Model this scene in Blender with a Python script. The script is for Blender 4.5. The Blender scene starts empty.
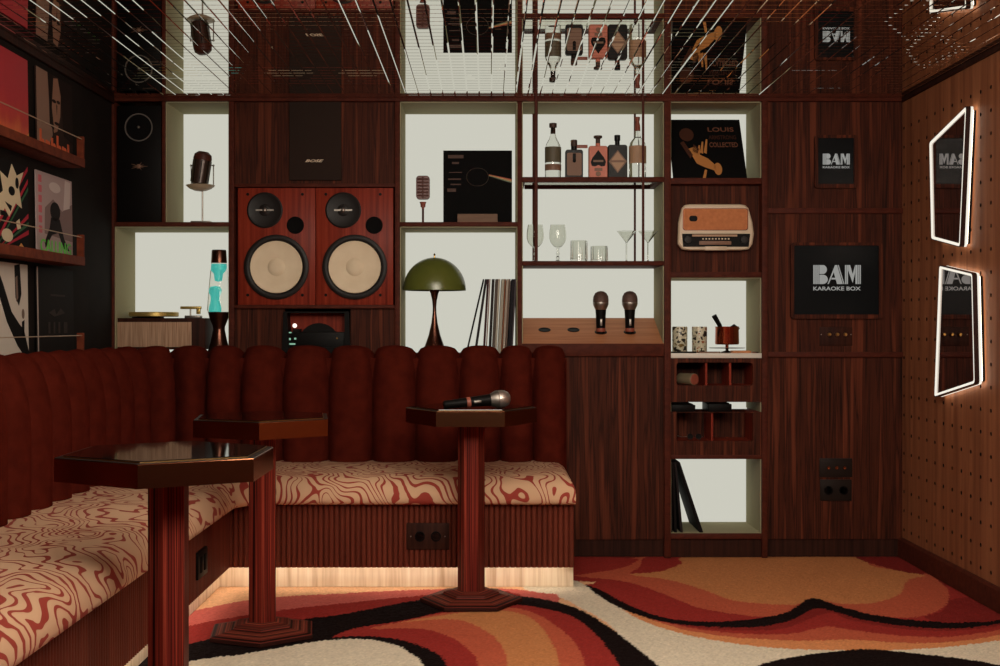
import bpy, bmesh, math, random
import numpy as np
from mathutils import Vector, Matrix
random.seed(7)
PI = math.pi
sc = bpy.context.scene
COL = sc.collection

# ------------------------------------------------------------------ camera
F, CX, CY, HC, DB = 1250.0, 488.0, 325.0, 1.086, 5.84
CEIL = 2.148
cam = bpy.data.cameras.new('camera'); co = bpy.data.objects.new('camera', cam); COL.objects.link(co)
co.location = (0, -DB, HC); co.rotation_euler = (PI/2, 0, 0)
cam.sensor_width = 36; cam.lens = 36*F/1000; cam.shift_x = (500-CX)/1000; cam.shift_y = -(333-CY)/1000
cam.clip_start = .05
sc.camera = co
def X(px, y=0.0): return (px-CX)*(DB+y)/F
def Z(py, y=0.0): return HC-(py-CY)*(DB+y)/F

# ------------------------------------------------------------------ materials
def lin(c):
    r = []
    for v in c:
        v /= 255.0
        r.append(v/12.92 if v <= .04045 else ((v+.055)/1.055)**2.4)
    return (*r, 1.0)
def mat(name, rgb, rough=.5, metal=0., spec=.5, **kw):
    m = bpy.data.materials.new(name); m.use_nodes = True
    b = m.node_tree.nodes['Principled BSDF']
    b.inputs['Base Color'].default_value = lin(rgb); b.inputs['Roughness'].default_value = rough
    b.inputs['Metallic'].default_value = metal; b.inputs['Specular IOR Level'].default_value = spec
    for k, v in kw.items():
        k = k.replace('_', ' ')
        b.inputs[k].default_value = v
    return m
def N(m, t, **kw):
    n = m.node_tree.nodes.new(t)
    for k, v in kw.items(): setattr(n, k, v)
    return n
def L(m, a, b): m.node_tree.links.new(a, b)
def B(m): return m.node_tree.nodes['Principled BSDF']
def emit(name, rgb, s=1.0, base=(0, 0, 0)):
    m = mat(name, base, 1., 0, 0.)
    B(m).inputs['Emission Color'].default_value = lin(rgb); B(m).inputs['Emission Strength'].default_value = s
    return m
def ramp(m, stops, interp='LINEAR'):
    r = N(m, 'ShaderNodeValToRGB'); r.color_ramp.interpolation = interp
    e = r.color_ramp.elements
    while len(e) < len(stops): e.new(.5)
    for i, (p, c) in enumerate(stops): e[i].position = p; e[i].color = lin(c)
    return r
def grain(name, stops, scale=(30, 30, 1.2), rough=.6, detail=6, bump=0., spec=.1):
    m = mat(name, stops[0][1], rough, 0, spec)
    tc = N(m, 'ShaderNodeTexCoord'); mp = N(m, 'ShaderNodeMapping'); mp.inputs['Scale'].default_value = scale
    L(m, tc.outputs['Object'], mp.inputs['Vector'])
    nz = N(m, 'ShaderNodeTexNoise'); nz.inputs['Scale'].default_value = 1; nz.inputs['Detail'].default_value = detail
    nz.inputs['Distortion'].default_value = .35
    L(m, mp.outputs[0], nz.inputs['Vector'])
    r = ramp(m, stops); L(m, nz.outputs['Fac'], r.inputs[0]); L(m, r.outputs[0], B(m).inputs['Base Color'])
    if bump:
        bp = N(m, 'ShaderNodeBump'); bp.inputs['Strength'].default_value = bump; bp.inputs['Distance'].default_value = .002
        L(m, nz.outputs['Fac'], bp.inputs['Height']); L(m, bp.outputs[0], B(m).inputs['Normal'])
    return m
def noisy(name, c1, c2, scale, rough=.7, bump=0., dist=.002, detail=4, **kw):
    m = mat(name, c1, rough, **kw)
    tc = N(m, 'ShaderNodeTexCoord'); nz = N(m, 'ShaderNodeTexNoise'); nz.inputs['Scale'].default_value = scale
    nz.inputs['Detail'].default_value = detail
    L(m, tc.outputs['Object'], nz.inputs['Vector'])
    r = ramp(m, [(.3, c1), (.7, c2)]); L(m, nz.outputs['Fac'], r.inputs[0]); L(m, r.outputs[0], B(m).inputs['Base Color'])
    if bump:
        bp = N(m, 'ShaderNodeBump'); bp.inputs['Strength'].default_value = bump; bp.inputs['Distance'].default_value = dist
        L(m, nz.outputs['Fac'], bp.inputs['Height']); L(m, bp.outputs[0], B(m).inputs['Normal'])
    return m
M = {}
M['walnut'] = grain('walnut', [(.30, (34, 15, 9)), (.45, (74, 34, 20)), (.52, (46, 20, 12)), (.58, (80, 37, 22)), (.70, (104, 51, 32))], (40, 40, 1.3))
M['walnut_edge'] = grain('walnut_edge', [(.3, (66, 29, 20)), (.7, (86, 39, 27))], (25, 40, 40))
M['walnut_dark'] = grain('walnut_dark', [(.3, (36, 18, 13)), (.7, (62, 32, 22))], (55, 55, 1.6))
M['redwood'] = grain('redwood', [(.3, (98, 32, 21)), (.5, (126, 44, 29)), (.7, (144, 56, 37))], (70, 70, 1.5), rough=.4)
M['pegwood'] = grain('pegwood', [(.3, (112, 67, 45)), (.5, (138, 86, 58)), (.7, (156, 101, 69))], (3, 22, 1.3), rough=.55)
M['tanwood'] = grain('tanwood', [(.3, (176, 114, 76)), (.7, (200, 136, 94))], (3, 30, 30), rough=.55)
M['palewood'] = grain('palewood', [(.3, (192, 164, 134)), (.5, (224, 202, 174)), (.7, (236, 220, 196))], (45, 45, 2.0), rough=.5)
M['slatwood'] = grain('slatwood', [(.3, (92, 42, 30)), (.7, (112, 52, 37))], (20, 20, 2), rough=.5)
M['macassar'] = grain('macassar', [(.36, (30, 9, 7)), (.44, (120, 40, 30)), (.5, (60, 18, 14)), (.55, (150, 58, 42)), (.62, (40, 12, 9)), (.7, (120, 42, 30))], (62, 62, .35), rough=.45, detail=2.5)
M['cream_lam'] = mat('cream_laminate', (160, 154, 122), .8, 0, .1)
M['light'] = emit('lightbox', (203, 202, 189), 1.0, (8, 8, 8))
M['led'] = emit('led_white', (255, 246, 230), .95)
M['led_halo'] = emit('led_warm', (255, 240, 214), 5.0)
M['led_seat'] = emit('led_seat', (255, 238, 216), 9.0)
M['black'] = mat('black_plastic', (13, 10, 9), .5, 0, .1)
M['blackmatte'] = mat('black_matte', (8, 7, 7), .85, 0, .15)
M['mic_body'] = mat('mic_body', (62, 44, 37), .35, .3)
M['mic_red'] = mat('mic_red', (92, 44, 34), .45)
M['block'] = grain('block_wood', [(.3, (112, 88, 74)), (.7, (136, 108, 90))], (4, 40, 40))
M['plate_dark'] = mat('plate_dark', (36, 27, 23), .5, 0, .1)
M['print_grey'] = mat('print_grey', (88, 70, 64), .7, 0, .1)
M['dark_border'] = mat('dark_border', (34, 22, 17), .5, 0, .2)
M['charcoal'] = mat('charcoal_cloth', (48, 37, 32), .9, 0, .1)
M['blackwall'] = noisy('black_paint', (27, 22, 20), (34, 28, 25), 8, .8, spec=.1)
M['brass'] = mat('brass', (176, 134, 74), .3, 1.)
M['steel'] = mat('steel', (150, 142, 134), .45, 1.)
M['chrome'] = mat('chrome', (225, 220, 214), .12, 1.)
M['bronze'] = mat('bronze', (168, 110, 76), .2, 1.)
M['copper'] = mat('copper', (176, 92, 66), .22, 1.)
M['rod'] = mat('rod_brown', (78, 38, 29), .5, 0, .2)
M['wire'] = mat('wire', (190, 160, 130), .4, .5)
M['mirror'] = mat('mirror', (236, 234, 228), .0, 1.)
M['darkmirror'] = mat('dark_mirror', (200, 170, 160), .01, 1.)
M['tableglass'] = mat('smoked_glass_top', (20, 12, 9), .05, 0, .5)
M['cone'] = noisy('speaker_cone', (226, 206, 174), (236, 218, 188), 14, .7)
M['rubber'] = mat('rubber', (28, 23, 21), .5, 0, .25)
M['green'] = mat('green_enamel', (92, 98, 40), .28)
M['teal'] = mat('teal_wax', (70, 190, 180), .4, Emission_Color=lin((80, 200, 190)), Emission_Strength=.55)
M['white'] = mat('white', (220, 214, 202), .5)
M['ivory'] = mat('ivory', (206, 184, 156), .4)
M['orange'] = noisy('orange_cloth', (178, 104, 56), (194, 118, 66), 60, .7)
M['velvet'] = noisy('velvet', (66, 21, 14), (82, 28, 19), 18, 1., .15, .004, spec=.0, Sheen_Weight=.05, Sheen_Roughness=.5, Sheen_Tint=lin((190, 80, 60)))
M['cloth_tan'] = noisy('grille_cloth', (150, 118, 88), (186, 150, 116), 260, .9)
M['gold_trim'] = mat('gold_trim', (190, 160, 90), .4, .6)
M['olive_can'] = mat('olive_can', (120, 108, 84), .5)
M['screen'] = mat('screen', (10, 12, 14), .4, 0, .1)
M['logo'] = emit('logo_white', (168, 168, 164), .72, (40, 40, 40))
M['ledgreen'] = emit('display_green', (150, 200, 170), .8)
M['lampwhite'] = emit('indicator', (255, 240, 225), 1.3)
def glassm(name, rgb, rough=.0, ior=1.45):
    return mat(name, rgb, rough, 0, .5, Transmission_Weight=1.0, IOR=ior)
M['glass'] = glassm('clear_glass', (242, 243, 238))
M['shelfglass'] = glassm('shelf_glass', (235, 235, 225), 0, 1.05)
M['bottle_dark'] = mat('dark_bottle', (14, 11, 10), .45, 0, .15)
M['bottle_rose'] = mat('rose_bottle', (206, 124, 104), .4, 0, .15)
M['label_olive'] = mat('label_olive', (92, 84, 66), .6)
M['label_tan'] = mat('label_tan', (178, 142, 112), .6)
M['label_brown'] = mat('label_brown', (128, 94, 74), .6)
M['cork'] = mat('cork', (62, 40, 30), .6)
M['redwax'] = mat('red_wax', (142, 72, 54), .5)

def seat_material():
    m = mat('seat_fabric', (220, 180, 140), .85)
    tc = N(m, 'ShaderNodeTexCoord')
    mp = N(m, 'ShaderNodeMapping'); mp.inputs['Scale'].default_value = (1.6, 1.6, 1.6); mp.inputs['Rotation'].default_value = (0, 0, .6)
    L(m, tc.outputs['Object'], mp.inputs['Vector'])
    n1 = N(m, 'ShaderNodeTexNoise'); n1.inputs['Scale'].default_value = 3.0; n1.inputs['Detail'].default_value = 1.2; n1.inputs['Distortion'].default_value = .5
    L(m, mp.outputs[0], n1.inputs['Vector'])
    d = N(m, 'ShaderNodeVectorMath', operation='DOT_PRODUCT'); d.inputs[1].default_value = (42, 86, 56); L(m, mp.outputs[0], d.inputs[0])
    b_ = N(m, 'ShaderNodeMath', operation='MULTIPLY_ADD'); b_.inputs[1].default_value = 74.; L(m, n1.outputs['Fac'], b_.inputs[0]); L(m, d.outputs['Value'], b_.inputs[2])
    s = N(m, 'ShaderNodeMath', operation='SINE'); L(m, b_.outputs[0], s.inputs[0])
    n3 = N(m, 'ShaderNodeTexNoise'); n3.inputs['Scale'].default_value = 5.5; n3.inputs['Detail'].default_value = 1
    L(m, mp.outputs[0], n3.inputs['Vector'])
    ad = N(m, 'ShaderNodeMath', operation='MULTIPLY_ADD'); ad.inputs[1].default_value = 1.9; L(m, n3.outputs['Fac'], ad.inputs[0]); L(m, s.outputs[0], ad.inputs[2])
    r = ramp(m, [(.0, (214, 172, 136)), (.51, (214, 172, 136)), (.565, (156, 56, 42)), (1., (156, 56, 42))])
    sb = N(m, 'ShaderNodeMath', operation='MULTIPLY_ADD'); sb.inputs[1].default_value = .5; sb.inputs[2].default_value = -.25
    L(m, ad.outputs[0], sb.inputs[0]); L(m, sb.outputs[0], r.inputs[0]); L(m, r.outputs[0], B(m).inputs['Base Color'])
    n4 = N(m, 'ShaderNodeTexNoise'); n4.inputs['Scale'].default_value = 300; L(m, tc.outputs['Object'], n4.inputs['Vector'])
    bp = N(m, 'ShaderNodeBump'); bp.inputs['Strength'].default_value = .2; bp.inputs['Distance'].default_value = .001
    L(m, n4.outputs['Fac'], bp.inputs['Height']); L(m, bp.outputs[0], B(m).inputs['Normal'])
    return m
M['seat'] = seat_material()
def hexstripe():
    m = mat('hex_striped_wood', (90, 40, 30), .6, 0, .12)
    tc = N(m, 'ShaderNodeTexCoord'); outs = []
    for k in range(3):
        a = PI/6+k*PI/3
        d = N(m, 'ShaderNodeVectorMath', operation='DOT_PRODUCT'); d.inputs[1].default_value = (math.cos(a), math.sin(a), 0)
        L(m, tc.outputs['Object'], d.inputs[0])
        ab = N(m, 'ShaderNodeMath', operation='ABSOLUTE'); L(m, d.outputs['Value'], ab.inputs[0]); outs.append(ab.outputs[0])
    m1 = N(m, 'ShaderNodeMath', operation='MAXIMUM'); L(m, outs[0], m1.inputs[0]); L(m, outs[1], m1.inputs[1])
    m2 = N(m, 'ShaderNodeMath', operation='MAXIMUM'); L(m, m1.outputs[0], m2.inputs[0]); L(m, outs[2], m2.inputs[1])
    nz = N(m, 'ShaderNodeTexNoise', noise_dimensions='1D'); nz.inputs['Scale'].default_value = 34; nz.inputs['Detail'].default_value = 1
    L(m, m2.outputs[0], nz.inputs['W'])
    r = ramp(m, [(.34, (20, 7, 5)), (.42, (112, 44, 33)), (.48, (40, 14, 10)), (.54, (150, 70, 52)), (.60, (34, 12, 9)), (.68, (112, 46, 34))])
    L(m, nz.outputs['Fac'], r.inputs[0]); L(m, r.outputs[0], B(m).inputs['Base Color'])
    return m
M['hexstripe'] = hexstripe()

# ------------------------------------------------------------------ mesh helpers
class MB:
    def __init__(s): s.v = []; s.f = []; s.mi = 0; s.T = None
    def add(s, vs, fs, mi=None):
        o = len(s.v)
        for p in vs:
            p = Vector(p)
            if s.T is not None: p = s.T @ p
            s.v.append(p)
        k = s.mi if mi is None else mi
        for f in fs: s.f.append(([o+i for i in f], k))
        return s
    def bm(s, bm, mi=None):
        bm.verts.index_update()
        s.add([v.co.copy() for v in bm.verts], [[v.index for v in f.verts] for f in bm.faces], mi); bm.free(); return s
    def box(s, x0, x1, y0, y1, z0, z1, bev=0., seg=2, mi=None):
        x0, x1 = min(x0, x1), max(x0, x1); y0, y1 = min(y0, y1), max(y0, y1); z0, z1 = min(z0, z1), max(z0, z1)
        bm = bmesh.new()
        bmesh.ops.create_cube(bm, size=1, matrix=Matrix.Translation(((x0+x1)/2, (y0+y1)/2, (z0+z1)/2)) @ Matrix.Diagonal((x1-x0, y1-y0, z1-z0, 1)))
        if bev:
            bev = min(bev, .45*min(x1-x0, y1-y0, z1-z0))
            bmesh.ops.bevel(bm, geom=list(bm.edges), offset=bev, segments=seg, affect='EDGES', profile=.5)
        return s.bm(bm, mi)
    def loft(s, rings, closed=True, caps=True, mi=None):
        vs = []; fs = []; n = len(rings[0])
        for r in rings: vs += list(r)
        for i in range(len(rings)-1):
            for j in range(n if closed else n-1):
                k = (j+1) % n
                fs.append([i*n+j, i*n+k, (i+1)*n+k, (i+1)*n+j])
        if caps:
            fs.append(list(range(n))[::-1]); fs.append([(len(rings)-1)*n+j for j in range(n)])
        return s.add(vs, fs, mi)
    def lathe(s, prof, c=(0, 0, 0), n=24, axis='z', mi=None, caps=True):
        rings = []
        for r, h in prof:
            ring = []
            for j in range(n):
                a = 2*PI*j/n; u, w = r*math.cos(a), r*math.sin(a)
                p = {'z': (u, w, h), 'y': (u, -h, w), 'x': (h, u, w)}[axis]   # axis y: h grows toward the viewer (-y)
                ring.append((c[0]+p[0], c[1]+p[1], c[2]+p[2]))
            rings.append(ring)
        return s.loft(rings, True, caps, mi)
    def hexa(s, R, z0, z1, R1=None, n=6, mi=None, rot=0):
        R1 = R if R1 is None else R1
        return s.loft([[(r*math.cos(rot+2*PI*j/n), r*math.sin(rot+2*PI*j/n), z) for j in range(n)] for r, z in ((R, z0), (R1, z1))], mi=mi)
    def prism(s, poly, a0, a1, axis='y', mi=None):
        f = {'y': lambda p, a: (p[0], a, p[1]), 'x': lambda p, a: (a, p[0], p[1]), 'z': lambda p, a: (p[0], p[1], a)}[axis]
        return s.loft([[f(p, a) for p in poly] for a in (a0, a1)], mi=mi)
    def tube(s, pts, r, n=8, closed=False, mi=None):
        pts = [Vector(p) for p in pts]; rings = []; N_ = len(pts)
        rs = r if isinstance(r, (list, tuple)) else [r]*N_
        up = None
        for i, p in enumerate(pts):
            if closed: t = pts[(i+1) % N_]-pts[i-1]
            else: t = pts[min(i+1, N_-1)]-pts[max(i-1, 0)]
            t.normalize()
            if up is None:
                up = Vector((0, 0, 1)) if abs(t.z) < .9 else Vector((1, 0, 0))
            b = t.cross(up).normalized(); up = b.cross(t).normalized()
            rings.append([p+(b*math.cos(2*PI*j/n)+up*math.sin(2*PI*j/n))*rs[i] for j in range(n)])
        if closed: rings.append(rings[0])
        return s.loft(rings, True, not closed, mi)
    def ball(s, c, r, sc_=(1, 1, 1), n=16, m=10, mi=None):
        prof = [(max(1e-4, math.sin(PI*i/m)), -math.cos(PI*i/m)) for i in range(m+1)]
        rings = [[(c[0]+r*sc_[0]*p*math.cos(2*PI*j/n), c[1]+r*sc_[1]*p*math.sin(2*PI*j/n), c[2]+r*sc_[2]*h) for j in range(n)] for p, h in prof]
        return s.loft(rings, True, True, mi)
    def text(s, txt, x, y, z, h, width=None, depth=.0012, mi=None, shear=0., bold=0.):
        cu = bpy.data.curves.new('lettering', 'FONT'); cu.body = txt; cu.size = 1; cu.extrude = .5; cu.offset = bold; cu.resolution_u = 3
        cu.shear = shear
        o = bpy.data.objects.new('lettering', cu); COL.objects.link(o)
        me = bpy.data.meshes.new_from_object(o)
        vs = [v.co.copy() for v in me.vertices]; fs = [list(p.vertices) for p in me.polygons]
        bpy.data.objects.remove(o); bpy.data.curves.remove(cu); bpy.data.meshes.remove(me)
        xs = [v.x for v in vs]; ys = [v.y for v in vs]
        x0, x1, y0, y1 = min(xs), max(xs), min(ys), max(ys)
        sy = h/(y1-y0); sx = sy if width is None else width/(x1-x0)
        return s.add([((v.x-x0)*sx+x, y-(v.z)*depth, (v.y-y0)*sy+z) for v in vs], fs, mi)
    def build(s, name, mats, parent=None, sharp=35, smooth=True):
        me = bpy.data.meshes.new(name)
        off = parent['_o'] if parent is not None and '_o' in parent else (0, 0, 0)
        off = Vector(off)
        me.from_pydata([tuple(p-off) for p in s.v], [], [f for f, k in s.f])
        mats = mats if isinstance(mats, (list, tuple)) else [mats]
        for q in mats: me.materials.append(M[q] if isinstance(q, str) else q)
        for p, (f, k) in zip(me.polygons, s.f): p.material_index = k
        bm = bmesh.new(); bm.from_mesh(me); bmesh.ops.recalc_face_normals(bm, faces=bm.faces); bm.to_mesh(me); bm.free()
        if smooth:
            for p in me.polygons: p.use_smooth = True
            me.set_sharp_from_angle(angle=math.radians(sharp))
        o = bpy.data.objects.new(name, me); COL.objects.link(o)
        if parent is not None:
            o.parent = parent; o['_o'] = tuple(off)
        return o
def thing(name, label, cat, loc=(0, 0, 0), group=None):
    o = bpy.data.objects.new(name, None); COL.objects.link(o); o.empty_display_size = .05
    o.location = loc; o['_o'] = tuple(loc); o['label'] = label; o['category'] = cat
    if group: o['group'] = group
    return o
def tag(o, label, cat, group=None):
    o['label'] = label; o['category'] = cat
    if group: o['group'] = group
    return o
def struct(o): o['kind'] = 'structure'; return o
def box(*a, **k): return MB().box(*a, **k)
def rrect(x0, x1, z0, z1, r, n=5):
    p = []
    for cx, cz, a0 in ((x1-r, z1-r, 0), (x0+r, z1-r, PI/2), (x0+r, z0+r, PI), (x1-r, z0+r, 1.5*PI)):
        for i in range(n+1):
            a = a0+PI/2*i/n; p.append((cx+r*math.cos(a), cz+r*math.sin(a)))
    return p
def cut_panel(mb, outer, inner, y0, y1, mi=None):
    """a slab (outer and inner loops of equal length) with a real opening"""
    n = len(outer)
    rings = [[(p[0], y, p[1]) for p in q] for q, y in ((outer, y0), (inner, y0), (inner, y1), (outer, y1), (outer, y0))]
    return mb.loft(rings, True, False, mi)
def resample(inner, x0, x1, z0, z1):
    """outer rectangle loop matched point by point to an inner rounded loop"""
    cx, cz = (x0+x1)/2, (z0+z1)/2; out = []
    n = len(inner)//4
    cor = [(x1, z1), (x0, z1), (x0, z0), (x1, z0)]
    for i, p in enumerate(inner): out.append(cor[i//n])
    return out

# ------------------------------------------------------------------ setting: room shell
WL, WR = -1.757, 1.94
YF = -7.0
def plain(name, mb, m):
    return struct(mb.build(name, m))
# ---- carpet / floor with the pattern laid on the ground plane
def G(px, py):
    d = HC*F/(py-CY); return ((px-CX)*d/F, d-DB)
ART = []
def blob(col, pts): ART.append((col, np.array([G(*p) for p in pts])))
MUST, COR, RED, DRED, BLK, CRM, TAN, PEACH, PINK = range(9)
PAL = [(196, 128, 80), (186, 90, 64), (152, 48, 42), (128, 38, 34), (22, 11, 10), (222, 208, 184), (214, 140, 90), (232, 180, 136), (200, 100, 90)]
# right-hand flower: bands below its black outline
low = [(560, 583), (600, 594), (650, 617), (680, 623), (720, 627), (760, 625), (790, 619), (812, 603), (835, 608), (860, 615), (900, 621), (950, 624), (1000, 621), (1060, 608)]
def band(col, pts): blob(col, pts+[(1060, 552), (560, 552)])
band(TAN, [(556, 583), (585, 588), (605, 598), (640, 619), (680, 632.5), (720, 640.5), (760, 646), (800, 648.5), (850, 649.5), (900, 649), (950, 646), (1000, 639), (1060, 625)])
band(COR, [(556, 582), (590, 588), (612, 599), (640, 615), (680, 628), (700, 632), (740, 637), (800, 640), (850, 639), (900, 642), (950, 641.5), (1000, 634), (1060, 620)])
band(RED, [(556, 582), (590, 588), (615, 600), (645, 616), (680, 625), (700, 628.5), (740, 633), (790, 633), (825, 626), (850, 629), (900, 635), (950, 636), (1000, 629), (1060, 615)])
band(DRED, [(556, 582), (590, 588), (615, 600), (645, 616), (680, 624.5), (720, 629), (760, 629.5), (790, 626), (828, 612), (850, 619), (900, 628), (950, 630), (1000, 625), (1060, 612)])
band(BLK, [(556, 582), (575, 588), (600, 598), (625, 609.5), (650, 618), (680, 623.5), (720, 626.5), (760, 626), (790, 620), (815, 608), (835, 611), (860, 618.5), (900, 625), (950, 628), (1000, 623), (1060, 610)])
band(RED, [(560, 576), (575, 581), (600, 589), (620, 600), (650, 613), (680, 619.5), (720, 621), (760, 617.5), (790, 610), (811, 597.5), (835, 604), (860, 611), (900, 618), (940, 621), (975, 621), (1000, 619), (1060, 604)])
band(DRED, [(952, 586), (949, 600), (941, 611), (925, 616), (940, 621.5), (975, 621.5), (1000, 619), (1060, 604), (1060, 560)])
blob(COR, [(574, 575), (610, 570), (632, 564), (648, 556), (868, 556), (890, 565), (925, 572), (945, 586), (949, 596), (944, 606), (928, 614), (905, 617), (870, 613.5), (835, 604), (811, 597.5), (790, 610), (768, 616), (740, 614), (700, 607.5), (680, 600), (655, 590), (620, 580)])
blob(RED, [(585, 560), (637, 558), (625, 566), (605, 570), (574, 574)])
blob(RED, [(648, 556), (700, 556), (686, 563), (668, 570), (642, 574.5), (630, 573), (640, 566)])
blob(MUST, [(630, 574), (660, 571), (682, 563), (692, 556), (850, 556), (870, 565), (900, 570.5), (925, 575), (912, 578), (905, 583), (902, 591), (890, 598), (868, 603), (840, 603), (811, 597.5), (796, 604), (760, 603), (730, 599), (700, 588), (668, 579)])
blob(DRED, [(855, 556), (908, 556), (927, 573), (893, 569)])
blob(BLK, [(735, 676), (752, 667), (775, 660), (800, 655), (838, 650.5), (872, 648.5), (920, 653), (960, 657.5), (1000, 664), (1060, 676), (1060, 720), (735, 720)])
# left side: peach, pink and red bands by the seat plinth
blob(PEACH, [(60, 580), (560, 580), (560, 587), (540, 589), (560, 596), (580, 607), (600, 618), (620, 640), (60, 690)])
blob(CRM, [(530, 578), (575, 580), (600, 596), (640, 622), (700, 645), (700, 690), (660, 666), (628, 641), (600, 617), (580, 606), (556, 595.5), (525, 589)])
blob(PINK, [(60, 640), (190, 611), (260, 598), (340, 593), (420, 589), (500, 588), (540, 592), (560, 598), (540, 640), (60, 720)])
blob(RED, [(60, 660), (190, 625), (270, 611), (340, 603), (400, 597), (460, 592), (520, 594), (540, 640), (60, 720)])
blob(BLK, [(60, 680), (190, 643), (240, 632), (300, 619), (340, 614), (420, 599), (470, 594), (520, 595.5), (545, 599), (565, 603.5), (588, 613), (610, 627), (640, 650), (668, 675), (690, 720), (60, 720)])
# the bottom arch
blob(RED, [(330, 637), (400, 620.5), (440, 612), (470, 607), (510, 604), (545, 608), (572, 616), (592, 630), (608, 648), (622, 672), (630, 720), (250, 720)])
blob(COR, [(370, 628), (400, 621.5), (440, 613), (480, 608), (512, 607), (538, 614), (560, 628), (577, 645), (586, 668), (588, 720), (480, 720), (478, 664), (470, 650), (450, 636), (420, 628)])
blob(MUST, [(400, 622), (440, 615), (470, 611), (500, 610), (520, 613), (537, 622), (551, 640), (560, 666), (562, 720), (512, 720), (508, 664), (500, 642), (482, 628), (460, 619.5), (430, 619)])
blob(COR, [(400, 624.5), (430, 620.5), (458, 621), (480, 629), (497, 643), (505, 664), (508, 720), (486, 720), (484, 664), (474, 649), (452, 635), (425, 627.5)])
blob(BLK, [(300, 640), (335, 636.5), (370, 635.5), (400, 639), (425, 647), (440, 655), (447, 668), (450, 720), (300, 720)])
blob(CRM, [(60, 700), (190, 661), (240, 654), (300, 643.5), (340, 638.5), (370, 639), (395, 644), (411, 653), (424, 666), (430, 720), (60, 720)])
def inside(poly, x, y):
    c = np.zeros(x.shape, bool); n = len(poly); j = n-1
    for i in range(n):
        xi, yi = poly[i]; xj, yj = poly[j]
        c ^= ((yi > y) != (yj > y)) & (x < (xj-xi)*(y-yi)/((yj-yi) if yj != yi else 1e-9)+xi)
        j = i
    return c
def smooth_poly(p):
    """Catmull-Rom through the traced points"""
    n = len(p); out = []
    for i in range(n):
        a, b, c, d = p[i-1], p[i], p[(i+1) % n], p[(i+2) % n]
        if np.linalg.norm(c-b) > .6: out.append(b); continue
        for t in (0, .25, .5, .75):
            out.append(.5*((2*b)+(c-a)*t+(2*a-5*b+4*c-d)*t*t+(3*b-a-3*c+d)*t**3))
    return np.array(out)
def make_floor():
    st = .0062
    xs = np.arange(-1.30, WR+st, st); ys = np.arange(-2.5, .05, st)
    gx, gy = np.meshgrid(xs, ys)
    rng = np.random.default_rng(3)
    jx = gx+rng.normal(0, .0018, gx.shape); jy = gy+rng.normal(0, .0024, gy.shape)
    idx = np.full(gx.shape, CRM)
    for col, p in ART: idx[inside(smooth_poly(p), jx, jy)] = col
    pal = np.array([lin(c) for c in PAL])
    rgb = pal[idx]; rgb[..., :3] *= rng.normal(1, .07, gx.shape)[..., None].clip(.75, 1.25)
    z = rng.uniform(-.005, 0, gx.shape)
    ny, nx = gx.shape
    verts = np.stack([gx, gy, z], -1).reshape(-1, 3)
    a = (np.arange(ny-1)[:, None]*nx+np.arange(nx-1)[None, :]).reshape(-1)
    faces = np.stack([a, a+1, a+nx+1, a+nx], -1)
    # plain surround out to the walls (outside the picture)
    ex = np.array([[WL, YF, 0], [WR, YF, 0], [WR, -2.5, -.003], [WL, -2.5, -.003], [-1.30, -2.5, -.003], [-1.30, .4, -.003], [WL, .4, -.003]])
    n0 = len(verts); verts = np.vstack([verts, ex]); fl = faces.tolist()+[[n0, n0+1, n0+2, n0+3], [n0+3, n0+4, n0+5, n0+6]]
    me = bpy.data.meshes.new('floor'); me.from_pydata(verts.tolist(), [], fl)
    at = me.color_attributes.new('pattern', 'FLOAT_COLOR', 'POINT')
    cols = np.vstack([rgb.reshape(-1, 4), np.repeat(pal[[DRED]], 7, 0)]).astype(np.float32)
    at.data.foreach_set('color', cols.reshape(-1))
    m = mat('shag_carpet', (200, 100, 60), .95, 0, .1)
    v = N(m, 'ShaderNodeVertexColor'); v.layer_name = 'pattern'; L(m, v.outputs['Color'], B(m).inputs['Base Color'])
    tc = N(m, 'ShaderNodeTexCoord'); nz = N(m, 'ShaderNodeTexNoise'); nz.inputs['Scale'].default_value = 240; L(m, tc.outputs['Object'], nz.inputs['Vector'])
    bp = N(m, 'ShaderNodeBump'); bp.inputs['Strength'].default_value = .6; bp.inputs['Distance'].default_value = .004
    L(m, nz.outputs['Fac'], bp.inputs['Height']); L(m, bp.outputs[0], B(m).inputs['Normal'])
    me.materials.append(m)
    for p in me.polygons: p.use_smooth = True
    o = bpy.data.objects.new('floor', me); COL.objects.link(o); struct(o)
make_floor()

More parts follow.
